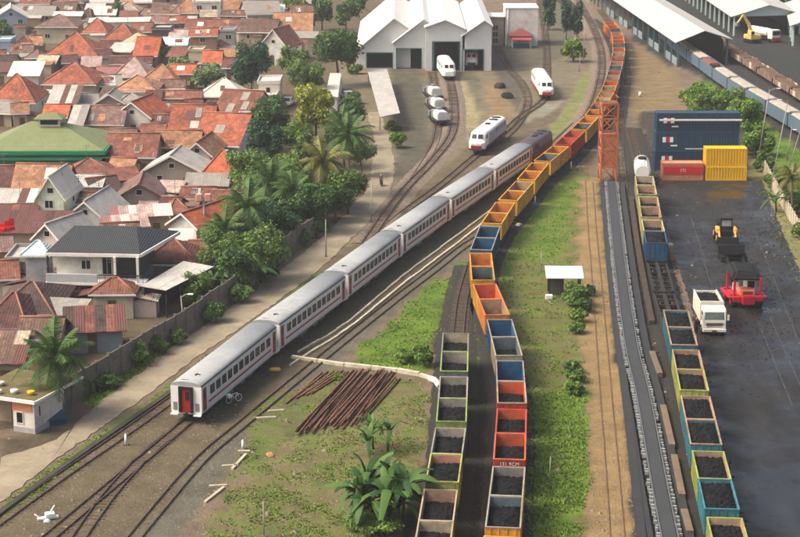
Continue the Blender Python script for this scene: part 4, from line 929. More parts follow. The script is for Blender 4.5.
# small ordinary houses packed tightly into the remaining gaps, as in any kampung
def pack_gaps():
    fr = random.Random(3); cols = ['rust','orange','tan','brown','mauve','blush','beige','grey','pale','maroon','rustmetal','rust','brown','rustmetal','umber','tan']
    COLW = dict(rust='rust-red',orange='terracotta',tan='tan',brown='brown',mauve='mauve',blush='pale pink',beige='beige',grey='grey',pale='pale grey',maroon='maroon',rustmetal='rusty tin',umber='dark brown')
    x0, y0 = -20, -14; occ = np.zeros((420, 380), np.float32)     # [y, x]
    def mark(xa, xb, ya, yb, v=1.0):
        occ[max(0,int(ya-y0)):max(0,int(yb-y0)), max(0,int(xa-x0)):max(0,int(xb-x0))] = v
    poly = [(-16,-12),(318,-12),(312,34),(276,60),(262,106),(236,150),(214,182),(196,236),(150,262),(132,300),(96,322),(58,338),(20,352),(-16,370)]
    yy, xx = np.mgrid[0:420, 0:380]; inside = np.zeros(occ.shape, bool)
    for i in range(len(poly)):
        (ax, ay), (bx, by) = poly[i], poly[(i+1) % len(poly)]; X, Y_ = xx+x0, yy+y0
        inside ^= ((ay > Y_) != (by > Y_)) & (X < (bx-ax)*(Y_-ay)/(by-ay+1e-9)+ax)
    occ[~inside] = 1
    for (lab, xl, xr, ye_, yr, typ, roof, wall, kw) in HS:
        extra = 2 + (9 if typ == 'f' else 0) + (7 if kw.get('e',3) >= 4 else 0); mark(xl+1, xr-1, yr+1, ye_+extra)
    mark(-18,104,118,168); mark(14,166,226,312); mark(138,190,264,312); mark(0,60,365,380)
    for (l, bx, by, cx, cy, w_, h_, kd, lb) in TREE_SPOTS: mark(cx-w_*.4, cx+w_*.4, cy-h_*.4, cy+h_*.45)
    seen = {}; n = 0
    for y in range(-8, 350, 5):
        x = -14 + fr.randint(0,5)
        while x < 320:
            k = 1 + max(0,y)/230; wpx = fr.uniform(12,22)*k; hpx = fr.uniform(5.5,8.5)*k
            a_ = occ[max(0,int(y-hpx-y0)):max(1,int(y-y0)), max(0,int(x-x0)):int(x+wpx-x0)]
            if a_.size and a_.mean() < .34 and n < 240:
                c_ = fr.choice(cols); ty = fr.choice('ghggs')
                near = min(HS, key=lambda h: abs((h[1]+h[2])/2-(x+wpx/2)) + 1.6*abs((h[3]+h[4])/2-(y-hpx/2))); dx = x+wpx/2-(near[1]+near[2])/2; dy = y-hpx/2-(near[3]+near[4])/2
                rel = ('in front of' if dy > 3 else 'behind') if abs(dy)*1.6 > abs(dx) else ('right of' if dx > 0 else 'left of')
                ref = ' '.join(near[0].split()[:6]); ref = ref.rsplit(' ',1)[0] if ref.split()[-1] in ('the','with','of','in','a','at','and','behind','beside','over','left','right','near','above','below','by','facing') else ref
                lab = 'small %s %s roof %s the %s' % (COLW[c_], {'g':'gabled','h':'hipped','s':'sloping'}[ty], rel, ref)
                seen[lab] = seen.get(lab, 0) + 1
                if seen[lab] > 1: lab = ordn(seen[lab]-1) + ' ' + lab
                house(lab, x, x+wpx, y, y-hpx, ty, c_, fr.choice(['beige','tan','wood','pinkish','grey','cream','wood']), e=fr.uniform(2.3,3.1), pitch=fr.uniform(20,27), rot=fr.uniform(-16,16), win=y < 120)
                mark(x, x+wpx, y-hpx, y+1); n += 1; x += wpx*.8
            x += 3
    return n
pack_gaps()
# ---- green hall
P = G(50,150,4.6); W = 122/scl(P); t = thing('green_hall', 'big hall with pale green hipped roof and bright green walls', 'hall', (G(42,150,4.6).x, P.y+7.5, 0), R(1))
gw = mat('hall_green', (12,132,82), .6, .08, .6, dirt=.1); w = W/2
obj('wall', MB().box(-w+1,w-1,-6.4,6.4,0,4.4), gw, t)
ww, dd, lo, rz = w, 7.6, 4.5, 7.6; A,B,Cc,Dd = (-ww,-dd,lo),(ww,-dd,lo),(ww,dd,lo),(-ww,dd,lo); E_,F_ = (-ww+6,0,rz),(ww-8,0,rz)
ro = obj('roof', slabs(MB(), [[A,B,F_,E_],[B,Cc,F_],[Cc,Dd,E_,F_],[Dd,A,E_]], .12), roofm('palegreen'), t)
obj('gutter', MB().box(-w-.1,w+.1,-7.85,-7.62,3.9,4.45).box(w+.02,w+.25,-7.6,7.6,3.9,4.45), gw, ro)
obj('eave_band', MB().box(-w+.4,w-.4,-7.3,-7.0,3.0,3.45), mat('hall_green_light',(60,160,118),.5,.08), t)
cu = obj('cupola_wall', MB().box(-1.6,1.6,-1.4,1.4,6.6,8.2), wallm('white'), t)
obj('cupola_opening', MB().box(-1.3,1.3,-1.43,-1.403,7.3,8.0), dark_int, cu); q = [(-2.2,-2,8.2),(2.2,-2,8.2),(2.2,2,8.2),(-2.2,2,8.2)]
obj('cupola_roof', slabs(MB(), [[q[0],q[1],(.8,0,8.9),(-.8,0,8.9)],[q[1],q[2],(.8,0,8.9)],[q[2],q[3],(-.8,0,8.9),(.8,0,8.9)],[q[3],q[0],(-.8,0,8.9)]], .1), roofm('palegreen'), t)

# ---- charcoal two-storey house with balcony
P = G(47,252,6.3); s_ = scl(P); a = R(-4); t = thing('charcoal_roofed_house', 'two-storey house with charcoal roof, white fascia and long balcony', 'house', (P.x, P.y, 0), a)
W = 94/s_; D = 11.0
wl = MB().box(.6,W-3.2,1.2,D-.5,3.1,6.2).box(.5,W-.6,.3,D-.5,0,2.7); obj('wall', MB().box(.6,W-3.4,1.4,D-.5,3.15,6.1), wallm('white'), t); obj('glazed_room', MB().box(W-3.35,W-.6,3.0,D-.5,3.15,6.1), wallm('dark'), t); obj('lower_wall', MB().box(.5,W-.6,.3,D-.5,0,2.8), wallm('slate'), t)
q = [(-.1,-.1,6.25),(W,-.1,6.25),(W+3.0,D,6.25),(-.1,D,6.25)]
ro = obj('roof', slabs(MB(), [[(-.1,-.1,6.3),(W,-.1,6.3),(W-1.6,D*.55,7.9),(1.6,D*.55,7.9)],[(W,-.1,6.3),(W+2.2,D,6.3),(W-1.6,D*.55,7.9)],[(W+2.2,D,6.3),(-.1,D,6.3),(1.6,D*.55,7.9),(W-1.6,D*.55,7.9)],[(-.1,D,6.3),(-.1,-.1,6.3),(1.6,D*.55,7.9)]], .08), roofm('charcoal'), t)
mb = MB(); ribbon(mb, [Vector((-.1,-.1,0)),Vector((W,-.1,0))], 0, .15, 5.9, 6.26); ribbon(mb, [Vector((W+.02,-.1,0)),Vector((W+2.22,D,0))], 0, .15, 5.9, 6.26); obj('fascia', mb, fascia_m, ro)
obj('balcony_slab', MB().box(-.1,W+.6,-.9,1.3,2.85,3.15), fascia_m, t); rl = obj('balcony_parapet', beveled(MB().box(0,W-4.6,-.85,-.7,3.15,4.1), .04), mat('parapet_grey',(168,170,168),.7,.08,.6,dirt=.15), t)
rl2 = obj('balcony_rail', MB().box(W-4.5,W+.5,-.84,-.76,3.95,4.05), dark_p, t)
for i in range(9): obj('baluster', MB().box(W-4.4+i*.6,W-4.36+i*.6,-.82,-.78,3.15,3.95), dark_p, rl2)
for x in (W-2.7, W-.2): obj('column', MB().box(x-.13,x+.13,-.6,-.34,3.15,6.0), fascia_m, t)
obj('column', MB().box(.05,.25,-.6,-.4,3.15,6.0), dark_p, t)
window(t, 3.9, 1.4, 4.6, 1.1, 1.1)
for x in (6.6,7.8,9.0): window(t, x if x < W-3.8 else W-4, 1.4, 4.5, 1.1, 2.0)
window(t, 3.6, .3, 1.5, .95, 1.5); obj('door', MB().box(5.6,6.5,.24,.3,0,2.1), door_m, t); window(t, 1.6, .3, 1.6, 1.0, 1.0)
house('light blue hipped wing left of the charcoal-roofed house', 20,50,253,240,'h','mint','grey', e=5.9, pitch=30, win=False)
# carport with grey sheets
P = G(141,285,3.4); t = thing('carport', 'open carport with pale grey sheet roof by the concrete wall', 'carport', (P.x,P.y,0), R(-24)); cq = [(0,0,3.3),(3.2,-.2,3.2),(4.3,8.2,4.0),(.2,8.6,4.1)]
ro = obj('roof', slabs(MB(), [cq], .06), roofm('pale'), t); sheeted(ro, cq, [roofm('pale'), roofm('pale'), roofm('grey')])
for p in ((.2,.3),(3,.2),(3.9,7.9),(.4,8.2)): obj('post', MB().box(p[0]-.06,p[0]+.06,p[1]-.06,p[1]+.06,0,3.2), dark_p, t)
obj('back_wall', MB().box(.1,4.0,8.0,8.15,0,3.0), wallm('dark'), t); obj('side_wall', MB().box(-.2,-.05,.5,8,0,2.9), wallm('dark'), t)

# ---- small white house at the lower left with a junk-covered roof
P = G(14,431); a = R(-36); t = thing('white_corner_house', 'small white house with orange panel and cluttered flat roof, lower left', 'house', P, R(-22))
obj('wall', MB().box(0,2.2,0,4.8,0,2.9), wallm('white'), t); obj('base_course', MB().box(-.02,2.22,-.02,4.82,0,.5), wallm('grey'), t)
obj('orange_panel', MB().box(-.03,2.0,-.06,0,2.0,2.85), mat('brick_panel',(196,130,92),.8,.12,2), t); window(t, .7, 0, 1.35, .75, 1.1)
window(t, 2.2, .8, 1.9, .4, 1.1, R(90)); ro = obj('roof', MB().box(-4.5,2.5,-.35,7.5,2.92,3.05), mat('olive_tarp',(96,88,54),.85,.3,.8), t)
obj('parapet', MB().box(-4.6,2.6,-.5,-.35,2.9,3.2).box(2.5,2.62,-.35,7.5,2.9,3.15), fascia_m, ro)
obj('porch_wall', MB().box(-4.3,-.05,2.0,2.15,0,2.9), wallm('beige'), t); obj('porch_post', MB().box(-2.0,-1.8,-.2,0,0,2.9), fascia_m, t); obj('door', MB().box(-1.5,-.4,1.94,2.0,0,2.2), door_m, t)
jr = random.Random(5)
for k, (x, y, r, col, lab) in enumerate([(-.6,1.2,.35,(214,210,200),'round white basin on the cluttered flat roof'),(-1.8,.6,.3,(200,196,186),'small pale basin nearest the roof edge'),(1.0,1.4,.35,(196,160,40),'yellow bucket on the cluttered flat roof'),(-3.0,2.6,.4,(176,176,170),'grey tub on the cluttered flat roof')]):
    q = t.matrix_basis @ Vector((x,y,3.05)); mb = MB(); mb.tube([(0,0,0),(0,0,.35)], r*.8, 12, r); tag(obj('basin', mb, mat('basin_%d'%k, col, .5, .1), None, q), lab, 'basin')
tq = G(24,372,0); mb = MB().box(-3.2,3.2,-.05,.05,0,2.4); t2 = thing('green_fence', 'teal green sheet fence behind the white corner house', 'fence', tq, R(12))
for i in range(6): obj('fence_sheet', MB().box(-3.3+i*1.1,-2.24+i*1.1,-.03+.03*(i%2),.0+.03*(i%2),0,2.6), wallm('teal'), t2)
mb = MB(); mb.slab([(0,0,.7),(3.4,0,.5),(3.2,1.6,1.0),(.2,1.6,1.1)], .05); mb.box(.2,3.2,.2,1.4,0,.6); tag(obj('blue_tarpaulin', mb, mat('tarp_blue',(40,72,104),.5,.2,1.5), None, G(34,430), R(32)), 'crumpled blue tarpaulin heap beside the white corner house', 'tarpaulin')

# ---- depot: row of white gabled sheds
shed_roof = mat('depot_roof_white', (222,219,210), .5, .05, .3, dirt=.06, wave=.03, wscale=1.0, wdir='Y'); shed_wall = mat('depot_wall', (184,186,184), .7, .06, .3, dirt=.08); shed_green = mat('depot_green', (58,104,92), .6, .12)
def shed(label, xl, xa, xr, y0, yl, ya, yr_, wall_top, doors, depth=55, push=0.0):
    B = G(xa, y0); Yp = B.y + push; k = FPX/(Yp*math.cos(TH)+(H-5)*math.sin(TH))
    X = lambda px: (px-400)*(Yp*math.cos(TH)+(H-5)*math.sin(TH))/FPX
    Z = lambda py: H + slope(py)*Yp
    t = thing('depot_shed', label, 'shed', (X(xa), Yp, 0), 0, 'depot sheds'); x0, x1 = X(xl)-X(xa), X(xr)-X(xa); zl, za, zr = Z(yl), Z(ya), Z(yr_)
    zt = min(wall_top, zl-.3, zr-.3)
    obj('gable_wall', MB().ext([(x0+.3,zt),(x1-.3,zt),(x1-.3,zr-.15),(0,za-.2),(x0+.3,zl-.15)], .0, .25), shed_wall, t)
    obj('side_wall', MB().box(x0+.3,x0+.5,.25,depth,0,zl-.2), shed_wall, t); obj('side_wall', MB().box(x1-.5,x1-.3,.25,depth,0,zr-.2), shed_wall, t); obj('back_wall', MB().box(x0+.5,x1-.5,depth-.2,depth,0,min(zl,zr)-.2), shed_wall, t)
    obj('floor', MB().box(x0+.5,x1-.5,.3,depth-.3,.01,.05), dark_p, t)
    for q in ([(x0,depth,zl),(x0,-.6,zl),(0,-.6,za),(0,depth,za)], [(x1,-.6,zr),(x1,depth,zr),(0,depth,za),(0,-.6,za)]): obj('roof_slope', MB().slab(q, .15), shed_roof, t)
    cur = x0+.3
    for a_, b_ in doors + [(xr-.01, None)]:
        xa_ = X(a_)-X(xa) if b_ is not None else x1-.3
        if xa_ - cur > .15: obj('pier', MB().box(cur, xa_, .0, .25, 0, zt), shed_wall, t)
        if b_ is not None:
            cur = X(b_)-X(xa); obj('door_frame', MB().box(xa_,xa_+.18,-.08,.0,0,zt).box(cur-.18,cur,-.08,.0,0,zt).box(xa_+.18,cur-.18,-.08,0,zt-.18,zt), shed_green, t)
    return t
shed('largest white depot shed at the left of the row', 355,394,412,72,51,18,30,4.6,[(366,393)],push=6)
shed('second white depot shed with dark open front', 392,424,436,71,43,18.5,28,4.4,[(396,422)],push=3)
shed('third white depot shed with tall dark doorway and cream locomotive', 424,445,466,71,27,19.5,29,6.2,[(432,460)])
shed('right-hand depot shed with green-framed bay', 461,484,493,71,36,20,26,4.6,[(462,484)])
P = G(381,84); t = thing('pale_canopy', 'long pale grey canopy roof in front of the depot sheds', 'canopy', (P.x,P.y,0), 0); q = [G(367,69,3.2)-t.location, G(387,69,3.2)-t.location, G(400,113,3.0)-t.location, G(380,117,3.0)-t.location]
obj('roof', MB().slab([q[3],q[2],q[1],q[0]], .1), roofm('pale'), t)
for p in q: obj('post', MB().box(p.x*.9-.08,p.x*.9+.08,p.y*.93-.08,p.y*.93+.08,0,2.95), grey_p, t)
P = G(333,100); t = thing('white_canopy', 'narrow white roof beside the yellow-green tree', 'canopy', (P.x,P.y,0), 0); q = [G(330,73,3)-t.location, G(341,73,3)-t.location, G(338,97,3)-t.location, G(325,97,3)-t.location]
obj('roof', MB().slab(q[::-1], .1), roofm('white'), t); obj('wall', MB().box(q[3].x+.3,q[2].x-.2,q[3].y+.4,q[0].y-.4,0,2.85), wallm('white'), t)
# white building and kiosk
P = G(521,46); t = thing('white_office_block', 'tall plain white block behind the maroon kiosk', 'building', P, 0); k = scl(P)
obj('wall', MB().box(-16/k,16.5/k,0,9,0,8.6), wallm('white'), t); obj('roof', MB().box(-16.5/k,17/k,-.15,9.2,8.6,8.85), shed_roof, t); obj('downpipe', MB().cyl((-13.5/k,-.1,0),(-13.5/k,-.1,8.4),.09,6), fascia_m, t)
t = thing('glazed_annex', 'low annex with green glazing left of the white block', 'building', G(494,46), 0); obj('wall', MB().box(-2.6,2.2,0,8,0,6.6), wallm('beige'), t)
for i in range(2):
    for j in range(3): f = window(t, -1.2+i*1.5, 0, 1.2+j*1.5, 1.3, 1.3)
obj('roof', MB().box(-2.8,2.4,-.3,8.2,6.6,6.8), shed_roof, t)
P = G(521,48); t = thing('kiosk', 'maroon-roofed kiosk with awning in front of white block', 'kiosk', P, 0); mr_ = mat('kiosk_maroon',(118,58,58),.7,.12)
obj('wall', MB().box(-2,2,.4,3.2,0,2.7), wallm('white'), t); q = [(-2.8,-.2,2.7),(2.8,-.2,2.7),(2.8,3.8,2.7),(-2.8,3.8,2.7)]
obj('roof', slabs(MB(), [[q[0],q[1],(.3,1.8,4.2),(-.3,1.8,4.2)],[q[1],q[2],(.3,1.8,4.2)],[q[2],q[3],(-.3,1.8,4.2),(.3,1.8,4.2)],[q[3],q[0],(-.3,1.8,4.2)]], .08), mr_, t)
obj('awning', MB().slab([(-2.3,-1.6,2.0),(2.3,-1.6,2.0),(2.3,.3,2.5),(-2.3,.3,2.5)], .05), mat('awning_red',(158,64,60),.7,.1), t); obj('counter', MB().box(-1.8,1.8,-.4,.2,0,1.0), mat('counter_blue',(44,74,120),.5,.2), t)
for x in (-2.1,2.1): obj('post', MB().box(x-.05,x+.05,-1.5,-1.4,0,2.0), fascia_m, t)

# ---- right warehouses
ware_roof = mat('warehouse_roof', (178,176,168), .5, .06, .3, dirt=.1, wave=.03, wscale=1.0, wdir='Y'); ware_mint = mat('warehouse_mint', (190,212,206), .6, .06, .4); ware_blue = mat('warehouse_steel', (70,96,104), .6, .15)
def warehouse(label, fl, fr_, he, apex_rise, side_px, length, fascia, bays, side_wall=True):
    A, B = G(*fl), G(*fr_); u = (B-A); W = u.length; u.normalize(); far = G(*side_px); v = (far-A).normalized(); L = length
    t = thing('warehouse', label, 'warehouse', A, 0); pt = lambda x, y, z: tuple(u*x + v*y + Vector((0,0,z)))
    o_ = .9
    obj('roof_slope', MB().slab([pt(-o_,L,he-.2),pt(-o_,-1.5,he-.2),pt(W/2,-1.5,he+apex_rise),pt(W/2,L,he+apex_rise)], .15), ware_roof, t)
    obj('roof_slope', MB().slab([pt(W+o_,-1.5,he-.2),pt(W+o_,L,he-.2),pt(W/2,L,he+apex_rise),pt(W/2,-1.5,he+apex_rise)], .15), ware_roof, t)
    if fascia: obj('gable_panel', MB().add([pt(0,0,he-.4),pt(W,0,he-.4),pt(W,0,he-.2),pt(W/2,0,he+apex_rise-.25),pt(0,0,he-.2),pt(0,.2,he-.4),pt(W,.2,he-.4),pt(W,.2,he-.2),pt(W/2,.2,he+apex_rise-.25),pt(0,.2,he-.2)], [(0,1,2,3,4),(9,8,7,6,5),(0,5,6,1),(1,6,7,2),(2,7,8,3),(3,8,9,4),(4,9,5,0)]), ware_mint, t)
    for i in range(bays+1):
        y = L*i/bays
        for x in (.15, W-.15):
            c = Vector(pt(x,y,0)); obj('column', MB().box(c.x-.18,c.x+.18,c.y-.18,c.y+.18,0,he-.3), ware_blue if not fascia else ware_mint, t)
    mb = MB()
    obj('eave_beam', MB().add([pt(0,0,he-.75),pt(0,L,he-.75),pt(0,L,he-.35),pt(0,0,he-.35),pt(.2,0,he-.75),pt(.2,L,he-.75),pt(.2,L,he-.35),pt(.2,0,he-.35)], [(0,1,2,3),(7,6,5,4),(0,4,5,1),(3,2,6,7),(0,3,7,4),(1,5,6,2)]), ware_blue, t)
    if side_wall:
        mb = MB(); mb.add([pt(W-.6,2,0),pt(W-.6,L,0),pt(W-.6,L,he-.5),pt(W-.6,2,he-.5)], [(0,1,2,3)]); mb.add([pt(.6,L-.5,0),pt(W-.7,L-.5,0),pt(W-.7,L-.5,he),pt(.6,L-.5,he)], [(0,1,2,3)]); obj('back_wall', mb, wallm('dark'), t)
    return t, pt, W
t, pt, W = warehouse('long open-sided warehouse with pale grey roof at upper right', (677,67), (727,64), 5.6, 2.0, (636,36), 150, False, 20)
for i in range(1, 16): 
    if i % 3: obj('low_wall', MB().add([pt(.2,i*7.5-6,0),pt(.2,i*7.5,0),pt(.2,i*7.5,1.6),pt(.2,i*7.5-6,1.6),pt(.4,i*7.5-6,0),pt(.4,i*7.5,0),pt(.4,i*7.5,1.6),pt(.4,i*7.5-6,1.6)], [(3,2,1,0),(4,5,6,7),(2,3,7,6),(0,3,7,4),(1,2,6,5)]), wallm('slate'), t)
warehouse('far open warehouse with mint gable and yellow excavator inside', (733,36), (800,34), 5.0, 2.4, (714,22), 90, True, 12)
warehouse('mint-roofed open shed at the right edge', (792,46), (840,44), 5.0, 1.8, (788,30), 50, True, 6)
# ---------------------------------------------------------------- vegetation
bark = mat('bark', (92,78,64), .9, .3, 3, bump=.03); pbark = mat('palm_bark', (124,110,92), .9, .25, 3, bump=.03)
LEAF = dict(dark=leafmat('leaf_dark',(38,66,28),(88,118,56)), mid=leafmat('leaf_mid',(54,84,34),(118,142,66)), yellow=leafmat('leaf_yellow',(96,112,30),(176,178,66)), pale=leafmat('leaf_pale',(74,98,58),(142,158,104)), bright=leafmat('leaf_bright',(60,96,28),(124,150,54)), deep=leafmat('leaf_deep',(26,54,36),(62,98,62)))
PALM = dict(green=leafmat('palm_green',(42,74,30),(94,122,54)), olive=leafmat('palm_olive',(74,84,34),(138,136,66)), banana=leafmat('banana_leaf',(34,68,28),(84,116,50)))
def leaves_mesh(name, lobes, n, size, m, seed, flat=.5):
    """many small leaf quads spread through a set of ellipsoid lobes (centre, radii)"""
    g = np.random.default_rng(seed); vol = np.array([l[1][0]*l[1][1]*l[1][2] for l in lobes])**.7; pick = g.choice(len(lobes), n, p=vol/vol.sum())
    c = np.array([l[0] for l in lobes])[pick]; r = np.array([l[1] for l in lobes])[pick]
    d = g.normal(size=(n,3)); d /= np.linalg.norm(d, axis=1)[:,None]; rad = (.55 + .45*g.random(n)**.5)[:,None]*(1+.16*g.normal(size=n)[:,None])
    p = c + d*r*rad
    nrm = d*.8 + g.normal(size=(n,3))*.55 + np.array([0,0,.35]); nrm /= np.linalg.norm(nrm, axis=1)[:,None]
    a = np.cross(nrm, g.normal(size=(n,3))); a /= np.linalg.norm(a, axis=1)[:,None]; b = np.cross(nrm, a)
    s = (size*(.4+1.0*g.random(n)))[:,None]; a = a*s; b = b*s*flat
    tipd = np.array([0,0,-.25])*s
    v = np.stack([p-a, p-b*.9+a*.1, p+a+tipd, p+b*.9+a*.1], 1).reshape(-1,3); me = bpy.data.meshes.new(name)
    me.vertices.add(len(v)); me.vertices.foreach_set('co', v.ravel()); me.loops.add(n*4); me.loops.foreach_set('vertex_index', np.arange(n*4)); me.polygons.add(n); me.polygons.foreach_set('loop_start', np.arange(0,n*4,4)); me.update(calc_edges=True); me.materials.append(m); return me
def tree(label, bx, by, cx, cy, wpx, hpx, kind, lobes=9, dens=1.0, seed=1, cat='tree', name='tree', group=None):
    """bx,by trunk foot; cx,cy crown centre; wpx,hpx crown size, all as surveyed in photo pixels"""
    if 210 < bx < 365 and 150 < by < 300 and cat == 'tree': wpx *= 1.15; hpx *= 1.15
    B = G(bx, by); k = scl(B); rx, rz = wpx/2/k, hpx/2/k; zc = max(rz*.8, (by-cy)/k/.97); r = random.Random(seed)
    t = thing(name, label, cat, B, r.uniform(0,6), group); L = []
    ox = (cx-bx)/k; ca, sa = math.cos(-t.rotation_euler[2]), math.sin(-t.rotation_euler[2])
    L.append(((0,0,zc),(rx*.5,rx*.5,rz*.6)))
    lobes += 6
    for i in range(lobes):
        a = 2*math.pi*i/lobes + r.uniform(-.4,.4); h = r.uniform(-.65,.75); q = math.sqrt(max(.05,1-h*h))*r.uniform(.5,.86); s = r.uniform(.2,.46)
        L.append(((rx*q*math.cos(a), rx*q*math.sin(a), zc+rz*h*.72), (rx*s, rx*s, rz*s*.85)))
    n = int(min(16000, max(1200, 4200*dens*(wpx*hpx/1500)))); lp = max(.14, 1.75/k)
    L = [((c[0]+ox*ca, c[1]+ox*sa, c[2]), q) for c, q in L]
    obj('crown', leaves_mesh('crown', L, n, lp, LEAF[kind], seed), None, t)
    tr = MB(); h0 = zc-rz*.35; rt = max(.08, rx*.07); tr.tube([(0,0,-.1),(r.uniform(-.1,.1),0,h0*.5),(ox*ca*.6,ox*sa*.6,h0)], rt, 7, rt*.6)
    for c, q in L[1:6]: tr.tube([(ox*ca*.6,ox*sa*.6,h0*.85), (c[0]*.5+ox*ca*.3,c[1]*.5+ox*sa*.3,(h0*.85+c[2])/2-.1), c], rt*.45, 5, rt*.15)
    obj('trunk', tr, bark, t); return t
def bush(label, x, y, wpx, hpx, kind, seed, group=None): return tree(label, x, y, x, y-hpx*.45, wpx, hpx, kind, 5, 1.5, seed, 'bush', 'bush', group)
def frond_mesh(name, L, droop, m, seed, leaflets=34, wid=.62):
    g = random.Random(seed); mb = MB(); n = 12; pts = []
    for i in range(n+1):
        t = i/n; pts.append(Vector((0, L*t*(1-.12*t), L*(.42*t - droop*t*t))))
    mb.tube(pts, .012, 4, .004)
    for k in range(leaflets):
        t = .12 + .86*k/leaflets; i = min(n-1, int(t*n)); p = pts[i].lerp(pts[i+1], t*n-i); d = (pts[i+1]-pts[i]).normalized(); l = wid*L*.42*math.sin(math.pi*min(1,.18+t*.82))**.6*g.uniform(.8,1.15)
        for s in (-1,1):
            e = p + Vector((s*l*.8, d.y*l*.45, d.z*l*.3 - l*g.uniform(.3,.65))); w = d*.014
            mb.add([p-w, p+w, e+w*.2, e-w*.2], [(0,1,2,3)])
    return mb.mesh(name, m)
def banana_mesh(name, L, droop, m, seed, w=.17):
    g = random.Random(seed); mb = MB(); n = 9; v = []; f = []
    for i in range(n+1):
        t = i/n; p = Vector((0, L*t*(1-.15*t), L*(.75*t - droop*t*t))); ww = w*L*.5*math.sin(math.pi*min(1,.06+t*.9))**.7 + .02; z = ww*.35
        v += [(p.x-ww*(1+g.uniform(-.15,.1)),p.y,p.z+z-.05),(p.x,p.y,p.z),(p.x+ww*(1+g.uniform(-.15,.1)),p.y,p.z+z-.05)]
    for i in range(n): f += [(i*3,i*3+1,i*3+4,i*3+3),(i*3+1,i*3+2,i*3+5,i*3+4)]
    mb.add(v, f, True); mb.tube([(0,L*t*(1-.15*t),L*(.75*t-droop*t*t)-.02) for t in (0,.3,.6,.9)], .035, 4, .01)
    return mb.mesh(name, m)
FR = {k: [frond_mesh('frond', 1.0, d, PALM[k], i) for i, d in enumerate((.35,.6,.9,1.15))] for k in ('green','olive')}
BN = [banana_mesh('leaf', 1.0, d, PALM['banana'], i) for i, d in enumerate((.45,.75,1.1,1.35))]
def palm(label, bx, by, tx, ty, span, kind='green', n=26, seed=1, nm='palm_tree'):
    B = G(bx, by); k = scl(B); h = (by-ty)/k/.97; ox = (tx-bx)/k; r = random.Random(seed); t = thing(nm, label, 'palm tree', B, 0, None); top = Vector((ox, 0, h))
    obj('trunk', MB().tube([(0,0,-.1),(ox*.3,0,h*.4),(ox*.8,0,h*.8),top], .2, 8, .13), pbark, t); Lf = span/2/k*1.04
    for i in range(n):
        e = i/n; me = FR[kind][min(3, int(e*3.3 + r.uniform(0,.7)))]
        o = obj('frond', me, None, t, top); o.scale = (Lf*r.uniform(.85,1.15),)*3; o.rotation_euler = (R(52-75*e) + r.uniform(-.1,.1), r.uniform(-.15,.15), i*2.4 + r.uniform(-.2,.2))
    return t
def banana(label, bx, by, hpx, seed=1, stems=3, n=8, size=1.0):
    B = G(bx, by); k = scl(B); h = hpx/k; r = random.Random(seed); t = thing('banana_plant', label, 'banana plant', B, 0, None)
    for s in range(stems):
        a = 2*math.pi*s/max(1,stems)+r.uniform(-.4,.4); q = .0 if stems == 1 else h*.22; x, y = math.cos(a)*q, math.sin(a)*q; hs = h*r.uniform(.3,.5)
        obj('stem', MB().tube([(x,y,-.1),(x*1.2,y*1.2,hs)], .13, 7, .08), PALM['banana'], t)
        for i in range(n):
            o = obj('leaf', BN[r.choice((0,1,1,2,3))], None, t, (x*1.2,y*1.2,hs*r.uniform(.8,1.0))); L = h*r.uniform(.36,.62)*size; o.scale = (L,L,L); o.rotation_euler = (R(r.uniform(5,45)), r.uniform(-.3,.3), i*2.4 + r.uniform(-.4,.4))
    return t
